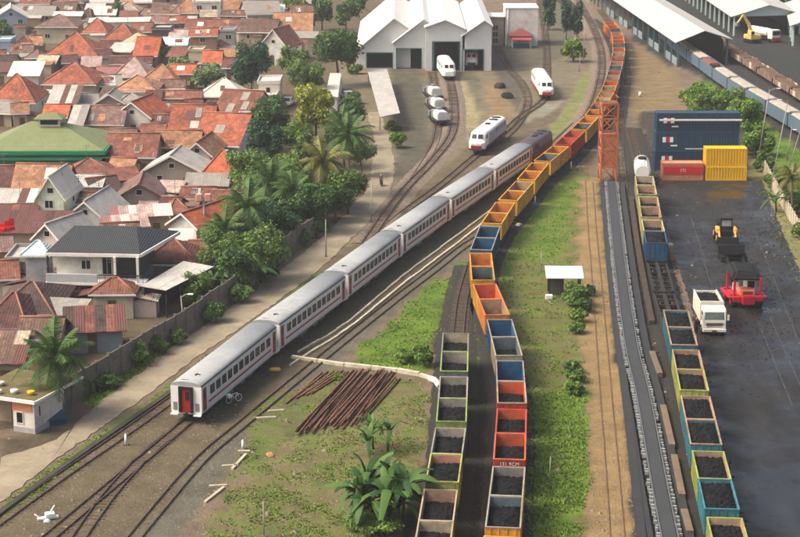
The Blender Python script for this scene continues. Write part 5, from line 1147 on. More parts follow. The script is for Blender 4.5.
TR = [
 ('large rounded dark green tree behind the white hipped roof',252,98,252,62,38,60,'deep',10),
 ('leafy green tree left of the roundest depot tree',295,84,294,60,28,34,'mid',8),
 ('big round green tree beside the white depot shed',338,86,335,47,42,54,'dark',11),
 ('tall yellow-green tree at the lane corner',316,142,316,108,42,62,'yellow',11),
 ('green tree behind the yellow-green tree',312,104,308,76,40,36,'mid',9),
 ('dark green tree left of the yellow-green tree',272,150,272,116,40,46,'dark',9),
 ('dense dark tree above the utility pole lamp',268,176,268,142,34,46,'deep',9),
 ('pale green bushy tree behind the white hipped roof',206,92,206,76,34,30,'pale',8),
 ('round tree next to the bright orange gable',162,66,160,52,22,24,'mid',7),
 ('pale low tree right of the round tree',180,72,178,62,20,16,'pale',6),
 ('dark tree at the left edge of the photo',4,50,3,32,22,26,'dark',7),
 ('bare greenish tree by the far white roofs',118,24,118,10,14,22,'pale',5),
 ('dark leafy tree beside the carport and wall',200,308,199,286,34,40,'mid',9),
 ('dark mass tree under the tall palms',290,236,286,212,40,42,'dark',9),
 ('bushy tree right of the banana grove, by the lane',312,226,314,208,30,30,'mid',8),
 ('shadowy tree between the lane and the palms',338,206,336,188,34,30,'deep',8),
 ('broad green tree at the grove centre',258,268,256,244,42,46,'dark',9),
 ('leafy tree behind the grove, near the rust roof',236,232,234,208,34,36,'dark',8),
 ('tall full tree above the grove beside the rust roof',246,200,246,168,42,44,'mid',10),
 ('full green tree over the grove centre',282,216,280,182,46,48,'mid',10),
 ('leafy tree at the front of the grove above the wall',228,284,226,252,44,50,'mid',10),
 ('full tree at the grove front beside the broad banana',262,282,260,250,46,52,'mid',10),
 ('leafy tree at the grove right shoulder',312,232,308,200,44,50,'dark',10),
 ('green tree filling the gap beneath the tall palm',348,214,346,184,38,44,'mid',9),
 ('tree below the dark depot tree',300,164,300,140,36,40,'mid',9),
 ('tree right of the yellow-green tree',344,168,342,140,34,40,'dark',9),
 ('dense tree filling the grove below the orange pyramid roof',222,262,222,236,40,44,'mid',9),
 ('shady tree at the lower end of the grove',240,292,236,266,44,44,'dark',9),
 ('dark tree in the grove middle beside the palm',272,250,270,222,44,48,'deep',9),
 ('bushy tree above the grove, under the lamp pole',256,214,252,190,40,38,'mid',9),
 ('dense tree between olive palm and lane',336,222,330,198,36,36,'dark',8),
 ('tree at the right shoulder of the olive palm',306,208,302,182,40,40,'dark',9),
 ('green tree by the lane behind the tall palm',362,176,358,152,28,30,'mid',8),
 ('olive tree left of the olive palm',292,184,292,164,30,30,'mid',8),
 ('dark tree at the foot of the depot canopy',352,134,352,112,26,34,'dark',8),
 ('dark conifer-like tree by the far road',566,40,566,18,14,46,'deep',6),
 ('second dark tree by the far road',577,40,577,18,12,44,'deep',6),
 ('third dark tree by the far road, nearest white block',549,30,549,12,16,36,'deep',6),
 ('dark tree at the very top of the photo near the depot',322,30,322,10,26,34,'dark',7),
 ('second dark tree at the top near the depot roof',346,34,346,12,24,34,'dark',7),
 ('sunlit small tree at the top by the grey roof',294,18,294,4,22,18,'bright',6),
 ('leafy tree beyond the lane at the top',372,20,358,4,16,22,'mid',6),
 ('green tree at the far top right corner',790,8,790,-2,36,22,'dark',7),
]
for i, (l, bx, by, cx, cy, w, h, kd, lb) in enumerate(TR): tree(l, bx, by, cx, cy, w, h, kd, lb, 1.0, 100+i)
BU = [('yellow-green bush tree behind the blue container stack',706,116,44,38,'bright'),('small yellow-green bush left of the container hedge',690,102,24,18,'bright'),('leafy bush in the middle of the container hedge',730,116,38,32,'mid'),('yellow-green bush at the right of the container hedge',744,130,34,36,'bright'),('round bush tree above the yellow containers',755,156,34,42,'bright'),('lit bush right of the depot lane',398,148,18,18,'bright'),('shrub between the curving far tracks',573,62,22,26,'bright'),('dark hedge bush between cream hut and box house',22,61,24,12,'dark'),('bush among the roofs right of broken orange roof',98,66,24,16,'mid'),('bush with dark leaves below the rust hipped house',118,52,20,10,'bright'),('olive bush left of green hall cupola',24,122,18,16,'mid'),
 ('small bush at the green hall corner',111,160,20,10,'dark'),('round bush on the maroon tin roof edge',13,246,22,14,'bright'),('bush against the concrete wall near the palm',136,366,24,26,'mid'),('long low bush along the wall foot',105,388,30,20,'dark'),
 ('bushy green shrub beside the white-roofed hut',574,306,28,30,'mid'),('darker shrub at the foot of the hut shrub',584,312,18,18,'dark'),('upper of two round bushes below the hut',578,322,18,15,'bright'),('lower of two round bushes below the hut',577,333,18,13,'mid'),
 ('topmost of three round bushes on the dirt strip',573,372,18,14,'mid'),('middle of three round bushes on the dirt strip',575,382,18,14,'mid'),('lowest of three round bushes on the dirt strip',574,394,20,15,'bright'),
 ('bright shrub left of the grey container row',424,366,22,26,'bright'),('low weeds left of the bright shrub',404,362,26,14,'bright'),('leafy weed clump at the foot of the banana plant',372,530,60,24,'mid'),
 ('shrub on the verge right of the yellow containers',764,172,20,26,'mid'),('shrub behind the concrete fence panels',776,188,20,22,'bright'),('shrub cluster at right edge above fence',796,214,26,28,'mid'),('shrub low on the right edge fence',800,238,20,20,'mid'),
 ('dark bush at the wall foot below the carport',158,354,22,22,'dark'),('bush at the wall foot beside the path bend',176,344,20,20,'mid'),('bush over the wall foot near the grove',212,322,24,24,'dark'),('bush hugging the wall at the grove corner',238,302,26,24,'mid'),('dark bush low on the grove wall',268,280,24,22,'dark'),
 ('low bush under the depot canopy end',356,74,14,12,'mid'),('bush at the lane end by the white canopy',352,104,16,14,'mid'),('hedge of bushes along the grove foot',300,246,26,20,'dark'),('bush beside the lane near the lamp post',322,232,16,16,'bright'),
 ('dry bush behind hut on grass',590,296,10,14,'pale'),('bright bush at the depot lane edge',392,130,16,10,'bright'),('weed bush by the rail pile kerb',340,380,12,8,'bright')]
for i, (l, x, y, w, h, kd) in enumerate(BU): bush(l, x, y, w, h, kd, 300+i)
palm('tall coconut palm beside the white corner house, lower left', 64,418, 58,358, 88, 'green', 28, 1)
palm('olive-tinted palm in front of the grove, near the lane', 324,212, 324,164, 62, 'olive', 26, 2)
palm('tall palm right of the olive palm', 350,196, 348,138, 60, 'green', 26, 3)
palm('tall dark palm behind the pole lamp', 276,222, 272,182, 62, 'green', 26, 4)
palm('palm leaning over the concrete wall in the grove', 252,262, 248,208, 66, 'green', 26, 5)
palm('low palm at the left of the grove', 228,270, 226,232, 60, 'green', 24, 6)
palm('palm in the middle of the grove', 296,232, 294,192, 58, 'green', 24, 7)
palm('small palm behind the yellow-green tree', 340,150, 342,122, 40, 'green', 22, 8)
palm('palm at the right edge above the concrete fence', 792,216, 790,180, 44, 'olive', 22, 9)
banana('large banana clump beside the grey container row', 384,522, 84, 1, 9, 14, .92)
banana('small banana plant above the large clump', 378,452, 46, 2, 3, 9)
banana('broad-leaved banana plant leaning on the grove wall', 246,290, 46, 3, 3, 8)
banana('banana plant at the left end of the grove wall', 222,296, 38, 4, 2, 8)
banana('banana plant by the fence behind the coal yard', 784,212, 34, 5, 2, 8)
banana('young banana plant near the lane grove', 316,238, 24, 6, 1, 7)
banana('banana plant under the lower left palm', 84,396, 30, 8, 2, 9)
# grass tufts over the green zones
def grass():
    g = np.random.default_rng(11); pts = []; n = 150000
    px = g.uniform(-20, 820, n); py = g.uniform(0, 1, n)**.8*430 + 130
    r = [ray(0, y) for y in (0, 1)]; v = (py-268.5)/FPX; c, s = math.cos(TH), math.sin(TH); dz = -s - v*c; dy = c - v*s; t = -H/dz; X = (px-400)/FPX*t; Y_ = dy*t
    _, gr = zone_eval(X, Y_); cl = vnoise(X, Y_, 2.2, 5) + vnoise(X, Y_, .8, 6)*.7
    keep = (gr > .3) & (g.random(n) < (gr-.15 + cl*1.2)); X, Y_, gr = X[keep], Y_[keep], gr[keep]; m = len(X)
    h = (.06+.13*g.random(m))*(.6+gr); a = g.uniform(0, 6.28, (m,3)); V = []
    v = np.zeros((m,3,3,3))
    for k in range(3):
        dx, dy_ = np.cos(a[:,k]), np.sin(a[:,k]); w = .05+.05*g.random(m)
        v[:,k,0] = np.stack([X-dy_*w, Y_+dx*w, np.zeros(m)], 1); v[:,k,1] = np.stack([X+dy_*w, Y_-dx*w, np.zeros(m)], 1); v[:,k,2] = np.stack([X+dx*h*.7, Y_+dy_*h*.7, h], 1)
    v = v.reshape(-1,3); me = bpy.data.meshes.new('grass'); me.vertices.add(len(v)); me.vertices.foreach_set('co', v.ravel()); q = len(v)//3
    me.loops.add(q*3); me.loops.foreach_set('vertex_index', np.arange(q*3)); me.polygons.add(q); me.polygons.foreach_set('loop_start', np.arange(0,q*3,3)); me.update(calc_edges=True)
    me.materials.append(leafmat('grass_blade',(82,114,34),(132,148,62))); o = obj('grass', me, None); o['kind'] = 'stuff'; o['label'] = 'short patchy green grass and weeds between the tracks'; o['category'] = 'grass'
grass()
def rubble():
    g = random.Random(4); mb = MB(); zones = [((190,400),(400,535),420),((0,400),(240,537),160),((590,190),(640,537),350),((640,60),(700,110),120),((520,180),(600,537),350),((400,140),(520,260),250),((760,190),(800,260),150),((620,180),(700,520),300)]
    for (x0,y0),(x1,y1),n in zones:
        for _ in range(n):
            p = G(g.uniform(x0,x1), g.uniform(y0,y1)); s = g.uniform(.04,.16)*(2.2 if g.random() < .04 else 1); q = []
            for i in range(5): a = i*1.2566+g.uniform(-.3,.3); q.append((p.x+math.cos(a)*s*g.uniform(.6,1.2), p.y+math.sin(a)*s*g.uniform(.6,1.2), 0))
            o = len(mb.v); mb.add(q+[(p.x+g.uniform(-.3,.3)*s,p.y,s*g.uniform(.5,1.0))], [(i,(i+1)%5,5) for i in range(5)])
    for P, wd, n in ((P0,2.2,2600),(PT,2.4,2600),(P2,2.0,2200),(PL,2.2,700),(PB,2.2,900)):
        for _ in range(n):
            s_ = g.random()**1.4*min(P.len, 130); p = P.at(s_) + Vector((g.gauss(0,wd*.55), g.gauss(0,.4), 0)); s = g.uniform(.035,.085); a0 = g.uniform(0,6); q = []
            for i in range(4): a = a0+i*1.5708; q.append((p.x+math.cos(a)*s*g.uniform(.6,1.2), p.y+math.sin(a)*s*g.uniform(.6,1.2), 0))
            mb.add(q+[(p.x,p.y,s*g.uniform(.6,1.1))], [(i,(i+1)%4,4) for i in range(4)])
    o = obj('rubble', mb, mat('rubble_stone',(100,90,78),.9,.35,.3,rgb2=(132,120,106))); o['kind'] = 'stuff'; o['label'] = 'scattered stones and rubble on bare ground'; o['category'] = 'rubble'
rubble()
def coal_spill():
    g = random.Random(8); mb = MB()
    for _ in range(2600):
        if g.random() < .6: s_ = g.uniform(0, PR.len); p = PR.at(s_) + Vector((g.choice((-1,1))*g.uniform(1.3,2.6), g.gauss(0,.3), .02))
        else: p = G(g.gauss(748,26), g.gauss(285,40), .02)
        s = g.uniform(.05,.16); a0 = g.uniform(0,6); q = [(p.x+math.cos(a0+i*1.257)*s*g.uniform(.6,1.2), p.y+math.sin(a0+i*1.257)*s*g.uniform(.6,1.2), .02) for i in range(5)]
        mb.add(q+[(p.x,p.y,.02+s*g.uniform(.5,.9))], [(i,(i+1)%5,5) for i in range(5)])
    o = obj('coal_spill', mb, coal_m); o['kind'] = 'stuff'; o['label'] = 'spilled lumps of coal along the wagons and yard'; o['category'] = 'coal'
coal_spill()
HAZE = 0.00018
# ---------------------------------------------------------------- walls, poles, yard machines, small things
conc = mat('wall_concrete', (104,98,90), .9, .22, .8, dirt=.55); conc2 = mat('wall_concrete_pale', (176,164,142), .9, .15, .8, dirt=.3)
def panel_wall(label, pix, h, m, pw=2.4):
    P = Path([G(x, y) for x, y in pix], 4); t = thing('concrete_wall', label, 'wall', P.p[0]); s = 0
    while s < P.len - pw:
        a, b = P.at(s) - P.p[0], P.at(s+pw) - P.p[0]; a.z = b.z = 0; d = (b-a).normalized(); hh = h + random.uniform(-.06,.06)
        for j in range(3):
            mb = MB(); o_ = random.uniform(-.015,.015); ribbon(mb, [a+d*.1, b-d*.1], -.06+o_, .06+o_, hh*j/3+.01, hh*(j+1)/3-.015); obj('wall_panel', mb, m, t)
        mb = MB(); ribbon(mb, [a-d*.09, a+d*.09], -.14, .14, 0, hh+.15); obj('post', mb, m, t); s += pw
panel_wall('grey concrete panel wall between the village and the path', [(58,412),(92,392),(125,372),(156,352),(184,336),(214,314),(250,288),(286,258),(318,234)], 2.7, conc)
panel_wall('pale concrete panel fence behind the coal yard', [(760,166),(772,188),(785,212),(800,238),(825,280)], 1.9, conc2, 2.2)
for i, (x0,y0,x1,y1) in enumerate([(652,356,660,378),(663,410,672,450),(674,460,682,500),(684,515,690,537)]):
    A, B = G(x0,y0), G(x1,y1); mb = MB(); ribbon(mb, [Vector((0,0,0)), B-A], -.28, .28, 0, .55); tag(obj('concrete_block', beveled(mb,.03), mat('beam_tan',(108,92,76),.9,.25,.8,dirt=.4), None, A), 'tan concrete beam beside the conveyor, %s from the camera' % ['fourth','third','second','first'][i], 'concrete beam', 'beams beside the conveyor')
# poles
pole_m = mat('pole_grey', (150,146,138), .7, .12, 1); lampw = mat('lamp_white', (220,220,214), .5, .05)
def lamp_post(label, bx, by, tx, ty, arm=1.6, side=1, r=.09, name='lamp_post'):
    B = G(bx, by); k = scl(B); h = (by-ty)/k/.96; ox = (tx-bx)/k; t = thing(name, label, 'lamp post', B)
    obj('pole', MB().tube([(0,0,0),(ox,0,h)], r, 8, r*.6), pole_m, t); obj('base_plate', MB().box(-.2,.2,-.2,.2,0,.12), conc, t)
    if arm: obj('arm', MB().tube([(ox,0,h-.2),(ox+side*arm*.6,0,h+.15),(ox+side*arm,0,h+.2)], .05, 6), pole_m, t); obj('lamp_head', beveled(MB().box(ox+side*arm-.1,ox+side*arm+.5,-.12,.12,h+.1,h+.24), .03), lampw, t)
lamp_post('slim pole on the path edge below the palms', 326,257,326,220,0)
lamp_post('slim pole at the bend of the path', 371,223,372,183,0)
lamp_post('tall pale pole beside the yellow containers', 758,160,766,92,1.2,1)
lamp_post('leaning white lamp post at the coal yard fence', 770,192,783,104,1.4,-1)
lamp_post('leaning pole at the right edge above the fence', 789,168,798,132,1.0,-1)
lamp_post('thin mast beside the far gondola train', 787,160,790,128,0)
lamp_post('pole with white lamp above the dark tree', 267,168,266,139,1.8,1)
lamp_post('white mast beside the terrace house', 295,104,295,72,1.0,1)
lamp_post('thin mast beside the small depot shrub', 546,36,546,22,0); lamp_post('grey signal mast left of the far curve', 583,64,584,22,0); lamp_post('white stub mast by the curve shrub', 579,72,580,54,0)
lamp_post('thin dark pole beside the white-roofed hut', 541,272,541,252,0,r=.06); lamp_post('dark stake on the lower grass strip', 549,485,550,456,0,r=.05); lamp_post('thin pole at the bottom edge of weeds', 264,537,264,500,0,r=.06)
lamp_post('slim white pole standing on the carport yard corner', 184,330,182,296,.8,1)
B = G(205,246); k = scl(B); t = thing('utility_pole', 'utility pole carrying two transformer boxes in front of the orange gable', 'utility pole', B); h = 50/k
obj('pole', MB().cyl((0,0,0),(0,0,h),.16,8,.11), pole_m, t); obj('crossarm', MB().box(-1.1,1.1,-.08,.08,h-.6,h-.45), pole_m, t)
for x in (-.55,.55): obj('transformer', beveled(MB().box(x-.38,x+.38,-.5,.1,h-.45,h+.45),.05), mat('transformer_pink',(196,150,132),.6,.1), t)

# orange lattice tower at the head of the conveyor
og = mat('tower_orange', (180,104,66), .6, .2, 1.5, dirt=.3); B = G(607,180); k = scl(B); t = thing('lattice_tower', 'orange steel lattice tower at the head of the conveyor', 'tower', B, R(2)); w, hh = 7.6/k, 78/k; d_ = 1.4
for x in (-w,w):
    for y in (-d_,d_): obj('leg', MB().box(x-.12,x+.12,y-.12,y+.12,0,hh), og, t)
lv = [0.0,.2,.42,.62,.82,1.0]
for a_, b_ in zip(lv[:-1], lv[1:]):
    z0, z1 = hh*a_, hh*b_
    for y in (-d_,d_):
        obj('crossbeam', MB().box(-w+.13,w-.13,y-.09,y+.09,z1-.2,z1), og, t); obj('brace', MB().tube([(-w,y,z0),(w,y,z1)], .07, 4), og, t); obj('brace', MB().tube([(w,y,z0),(-w,y,z1)], .07, 4), og, t)
    for x in (-w,w): obj('side_brace', MB().tube([(x,-d_,z0),(x,d_,z1)], .07, 4), og, t); obj('crossbeam', MB().box(x-.09,x+.09,-d_+.13,d_-.13,z1-.2,z1), og, t)
for i, (a_, b_) in enumerate(((.2,.4),(.43,.6))): obj('cladding_panel', MB().box(-w+.14,w-.14,-d_-.03,-d_+.02,hh*a_,hh*b_), og, t)
obj('hopper', MB().ext([(-.4,hh*.42),(.4,hh*.42),(.9,hh*.6),(-.9,hh*.6)], -.8,.8), og, t); obj('top_platform', MB().box(-w-.1,w+.1,-d_-.1,d_+.1,hh,hh+.08), rust_p, t)
for x in (-w,w): obj('handrail', MB().box(x-.04,x+.04,-d_,d_,hh+.9,hh+.98).box(x-.04,x+.04,-.04,.04,hh+.08,hh+.9), og, t)

# conveyor
belt_m = mat('belt_rubber', (54,56,58), .7, .12, .5, dirt=.2); frame_g = mat('conveyor_steel', (86,90,92), .5, .15, 1); idl = mat('idler_white', (150,152,150), .5, .15, 2); walk = mat('walkway_plate', (44,45,46), .7, .15, .8, dirt=.2)
PC = Path([G(x, y) for x, y in [(611,186),(614,215),(621,280),(631,350),(643,402),(657,480),(668,537),(686,620)]], 8)
t = thing('conveyor', 'long grey coal conveyor with white idler brackets running from the tower', 'conveyor', PC.p[0]); ln = [p-PC.p[0] for p in PC.p]
obj('belt', ribbon(MB(), ln, -.5, .5, .62, .68), belt_m, t)
for s in (-1,1): obj('side_frame', ribbon(MB(), ln, min(s*.56,s*.68), max(s*.56,s*.68), .48, .74), frame_g, t)
obj('walkway', ribbon(MB(), ln, 1.25, 1.95, .30, .36) if False else ribbon(MB(), ln, -1.9, -1.2, .30, .36), walk, t); obj('walkway', ribbon(MB(), ln, 1.15, 1.6, .30, .36), walk, t)
ib = MB(); sp = MB(); s = .4
while s < PC.len:
    c = PC.at(s)-PC.p[0]; d = (PC.at(s+.2)-PC.at(s-.2)).normalized(); n = Vector((d.y,-d.x,0))
    for q in (-.86,.86):
        if random.random() > .06: ib.obox(c+n*(q+random.uniform(-.04,.04))+Vector((0,0,.45)), n, random.uniform(.18,.34), random.uniform(.1,.2), random.uniform(.2,.34))
    s += .8
s = 0
while s < PC.len:
    c = PC.at(s)-PC.p[0]; d = (PC.at(s+.2)-PC.at(s-.2)).normalized(); n = Vector((d.y,-d.x,0))
    for q in (-.62,.62,-1.5,1.4): sp.obox(c+n*q, n, .1, .1, .48 if abs(q) < 1 else .3)
    s += 2.6
struct(obj('idler_bracket', ib, idl, t), 'stuff'); struct(obj('support_leg', sp, frame_g, t), 'stuff')
PQ = Path([G(x, y) for x, y in [(603,190),(609,260),(617,330),(626,402),(634,470),(641,537),(650,600)]], 8)
tag(obj('cable_trough', ribbon(MB(), PQ.p, -.35, .35, 0, .4), walk), 'dark grey cable trough along the dirt strip beside the conveyor', 'trough')
PQ = Path([G(x, y) for x, y in [(631,200),(638,250),(647,300),(652,325)]], 4); tag(obj('rusty_girder', ribbon(MB(), PQ.p, -.3, .3, 0, .5), mat('girder_brown',(62,52,45),.9,.3,1)), 'rusty brown girder lying beside the empty flat wagons', 'girder')

# shipping containers in the yard
def corr(w, d, h, pitch=.42, dep=.1):
    mb = MB(); mb.box(-w/2+dep,w/2-dep,-d/2+dep,d/2-dep,.05,h-.05); x = -w/2+.15
    while x < w/2-.2: mb.box(x,x+pitch*.5,-d/2+.01,-d/2+dep,.12,h-.12).box(x,x+pitch*.5,d/2-dep,d/2-.01,.12,h-.12); x += pitch
    y = -d/2+.15
    while y < d/2-.2: mb.box(-w/2+.01,-w/2+dep,y,y+pitch*.5,.12,h-.12).box(w/2-dep,w/2-.01,y,y+pitch*.5,.12,h-.12); y += pitch
    return mb
def cframe(w, d, h):
    mb = MB(); q = .14
    for x in (-w/2,w/2-q):
        for y in (-d/2,d/2-q): mb.box(x,x+q,y,y+q,0,h)
    for z in (0,h-q):
        mb.box(-w/2+q,w/2-q,-d/2,-d/2+q,z,z+q).box(-w/2+q,w/2-q,d/2-q,d/2,z,z+q).box(-w/2,-w/2+q,-d/2+q,d/2-q,z,z+q).box(w/2-q,w/2,-d/2+q,d/2-q,z,z+q)
    return mb
def scontainer(label, c, w, m, mf=None, h=2.59, rot=0.0, band=None, bandm=None):
    t = thing('shipping_container', label, 'container', c, rot, 'shipping containers in the yard'); obj('shell', corr(w,2.44,h), m, t); obj('frame', cframe(w,2.44,h), mf or m, t)
    for x in (-w/2,w/2): pass
    if band: obj('band', MB().box(-w/2+.16,w/2-.16,-1.262,-1.222,band[0],band[1]), bandm, t)
    return t
navy = mat('container_navy', (38,64,86), .5, .1, .6, dirt=.15); navy2 = mat('container_navy2', (42,72,94), .5, .1, .6, dirt=.15); cyel = mat('container_bright_yellow', (222,172,26), .5, .1, .6, dirt=.15); cred = mat('container_bright_red', (196,38,36), .5, .1, .6, dirt=.2); ctan = mat('container_faded_tan', (190,140,98), .6, .2, .6, dirt=.3); cred2 = mat('container_faded_red', (188,104,84), .6, .18, .6)
yb = G(682,181); yy_ = yb.y + 1.3
def at_px(px, Y): return (px-400)*(Y*math.cos(TH)+(H-2)*math.sin(TH))/FPX
xr_, xy_ = at_px(682,yy_), at_px(725,yy_)
t = scontainer('red container with faded top and bottom on wet ground', (xr_,yy_,.03), 6.06, ctan, cred2); obj('red_panel', MB().box(-2.86,2.86,-1.262,-1.222,.95,2.05), cred, t); obj('top_panel', MB().box(-2.86,2.86,-1.258,-1.222,2.06,2.42), cred2, t)
text_mark(t, 'ITI', .7, (0,-1.27,1.5), (R(90),0,0), white_p)
scontainer('lower yellow container beside the red container', (xy_,yy_,.03), 6.06, cyel, None, 2.0); scontainer('upper yellow container on top of another yellow one', (xy_-.05,yy_+.1,2.05), 6.06, cyel, None, 2.75)
Yb = yy_ + 8.0; xb = at_px(695,Yb)
emb = mat('logo_red',(190,40,44),.5,.05); emw = mat('logo_white',(228,228,224),.5,.05); grime = mat('container_roof_white',(206,206,198),.6,.1,.8)
for k in range(3):
    t = scontainer('navy blue container, %s of the tall stack of three' % ['bottom','middle','top'][k], (xb+.06*k,Yb+(.0,.05,.1)[k],.03+2.91*k), 12.6, navy if k != 1 else navy2, None, 2.9)
    if k < 3:
        for j, (x, w_, mm) in enumerate(((-5.0,.5,emw),(-4.4,.45,emb),(-3.9,.5,emw))): obj('emblem', MB().box(x-w_/2,x+w_/2,-1.268,-1.222,1.35,2.15), mm, t)
        obj('emblem_caption', MB().box(-4.0,-3.0,-1.268,-1.222,.75,.95), emw, t)
    if k == 1: text_mark(t, 'SPIL  PELAYARAN', .4, (1.2,-1.27,1.3), (R(90),0,0), emw) if False else obj('lettering_strip', MB().box(-1.8,2.2,-1.264,-1.222,.3,.42), emw, t)
t = scontainer('navy blue container with white roof edge behind the stack of three', (xb+.9,Yb+2.75,5.3), 12.2, navy2) if False else None
mb = MB(); mb.box(-5.9,6.5,-.12,.12,0,.26); tag(obj('white_beam', mb, grime, None, (xb+.1,Yb-1.5,H+slope(121)*(Yb-1.5))), 'long white strip across the upper navy container', 'beam')

# white coal truck
B = G(714,336); wt = mat('truck_white',(214,208,192),.4,.08,.8,dirt=.22); t = thing('coal_truck', 'dirty white coal truck facing the camera in the wet yard', 'truck', B, R(-1.5)); 
cab = [(0,.7),(.0,1.55),(.22,2.65),(.5,2.85),(1.9,2.85),(1.9,.7)]
obj('cab', beveled(MB().ext(cab, -1.2, 1.2, 'x'), .07, 2), wt, t)
obj('windscreen', MB().slab([(-1.02,-.02+.05,1.75),(1.02,.03,1.75),(.98,.185,2.5),(-.98,.185,2.5)], .03), glass('truck_glass',(96,108,104)), t); gr_ = obj('grille', MB().box(-.85,.85,-.05,.0,1.12,1.4), dark_p, t)
for i in range(4): obj('grille_bar', MB().box(-.83,.83,-.075,-.05,1.14+i*.07,1.165+i*.07), grey_p, gr_)
obj('bumper', beveled(MB().box(-1.22,1.22,-.18,.05,.45,.8), .04), wt, t); obj('number_plate', MB().box(-.25,.25,-.2,-.18,.52,.66), dark_p, t)
for s in (-1,1):
    obj('headlight', MB().box(min(s*.8,s*1.15),max(s*.8,s*1.15),-.06,0,.86,1.06), lampw, t); m_ = obj('mirror', MB().box(min(s*1.3,s*1.5),max(s*1.3,s*1.5),-.05,.05,1.7,2.3), wt, t); obj('mirror_arm', MB().tube([(s*1.18,.3,2.35),(s*1.4,0,2.3)], .025, 5), dark_p, m_)
    obj('side_window', MB().box(min(s*1.19,s*1.215),max(s*1.19,s*1.215),.5,1.4,1.75,2.45), gl, t)
    for y in (1.0,4.6,5.9): wh = obj('wheel', MB().cyl((s*.85,y,.5),(s*1.2,y,.5),.5,16), black_p, t); obj('hub', MB().cyl((s*1.2,y,.5),(s*1.23,y,.5),.22,10), grey_p, wh)
obj('chassis', MB().box(-.5,.5,.3,7.4,.55,.85), dark_p, t); bd = MB(); bd.box(-1.25,1.25,2.2,7.6,1.0,1.15).box(-1.25,-1.15,2.2,7.6,1.15,3.0).box(1.15,1.25,2.2,7.6,1.15,3.0).box(-1.15,1.15,2.2,2.32,1.15,3.15).box(-1.15,1.15,7.48,7.6,1.15,2.9); bo = obj('dump_bed', bd, wt, t)
for y in (3.2,4.3,5.4,6.5):
    for s in (-1,1): obj('bed_rib', MB().box(min(s*1.25,s*1.32),max(s*1.25,s*1.32),y-.06,y+.06,1.15,2.95), wt, bo)
me = coal_mesh(2.55,2); o = obj('coal_load', me, None, bo, (0,4.9,0)); o.scale = (.95,.86,1.06)

# wheel loader (yellow and black), bucket toward the camera
B = G(729,249); yl = mat('loader_yellow',(214,156,72),.5,.12,1,dirt=.25); t = thing('wheel_loader', 'black and yellow wheel loader with lowered bucket in the yard', 'loader', B, R(-3))
bk = [(0,.1),(1.0,.05),(1.25,.5),(1.15,1.25),(.9,1.25),(.75,.45),(.05,.2)]; obj('bucket', MB().ext(bk, -1.3, 1.3, 'x'), black_p, t)
for s in (-1,1):
    ar = obj('lift_arm', MB().ext([(1.0,.55),(1.2,.3),(3.4,1.9),(3.2,2.2)], s*1.0-.1, s*1.0+.1, 'x'), yl, t); obj('cylinder', MB().tube([(s*.8,1.4,.9),(s*.8,3.2,1.1)], .08, 7), grey_p, ar)
    obj('fender', beveled(MB().box(min(s*.85,s*1.3),max(s*.85,s*1.3),2.6,4.3,1.35,2.0), .08), yl, t)
    for y in (2.9,5.9): wh = obj('wheel', MB().cyl((s*.75,y,.75),(s*1.25,y,.75),.75,18), black_p, t); obj('hub', MB().cyl((s*1.25,y,.75),(s*1.28,y,.75),.35,10), yl, wh)
obj('body', beveled(MB().box(-.75,.75,2.6,7.4,.7,1.7), .1, 2), black_p, t); obj('engine_hood', beveled(MB().box(-.8,.8,5.0,7.5,1.65,2.3), .15, 2), black_p, t)
cb = obj('cab', beveled(MB().box(-.7,.7,3.3,4.9,1.65,3.1), .08, 2), black_p, t); obj('windscreen', MB().box(-.58,.58,3.27,3.305,2.15,2.95), glass('loader_glass',(150,160,158)), cb); obj('cab_roof', beveled(MB().box(-.8,.8,3.1,5.1,3.1,3.25), .04), dark_p, cb)
obj('exhaust', MB().cyl((.4,5.6,2.2),(.4,5.6,3.2),.07,8), grey_p, t); obj('beacon', MB().cyl((0,6.9,2.3),(0,6.9,2.55),.15,8), lampw, t)

# red machine with black canopy and raised coal bucket
B = G(748,309); rd = mat('machine_red',(178,30,44),.4,.1,1,dirt=.15); t = thing('red_loader', 'red heavy loader with black cover and raised coal bucket', 'loader', B, R(4))
obj('chassis', beveled(MB().box(-1.7,1.7,.1,4.6,.75,1.35), .08, 2), rd, t); obj('counterweight', beveled(MB().box(-.7,.7,-.25,.3,.5,1.5), .1, 2), rd, t)
eb = obj('engine_box', beveled(MB().box(-.8,.8,.4,2.2,1.35,2.0), .08, 2), mat('machine_orange',(214,120,92),.5,.12), t)
for i in range(5): obj('vent', MB().box(-.5+i*.22,-.36+i*.22,.37,.395,1.5,1.9), dark_p, eb)
for s in (-1,1):
    obj('post', MB().box(s*1.45-.1,s*1.45+.1,.5,.75,1.35,3.3), rd, t); obj('post', MB().box(s*1.45-.1,s*1.45+.1,3.6,3.85,1.35,3.3), rd, t); obj('side_deck', MB().box(min(s*1.7,s*2.15),max(s*1.7,s*2.15),.3,4.4,1.15,1.3), rd, t)
    for y in (1.0,3.8): wh = obj('wheel', MB().cyl((s*1.1,y,.7),(s*1.75,y,.7),.7,18), black_p, t); obj('hub', MB().cyl((s*1.75,y,.7),(s*1.79,y,.7),.3,10), rd, wh)
    obj('boom', MB().ext([(2.8,2.0),(3.4,1.8),(7.4,4.2),(7.0,4.6)], s*.9-.12, s*.9+.12, 'x'), black_p, t)
obj('cab', beveled(MB().box(.2,1.2,1.8,3.3,1.35,2.9), .06), lampw, t); obj('cab_window', MB().box(.3,1.1,1.77,1.805,1.9,2.7), gl, t); obj('white_panel', MB().box(-1.2,-.5,2.4,2.5,1.6,2.4), lampw, t)
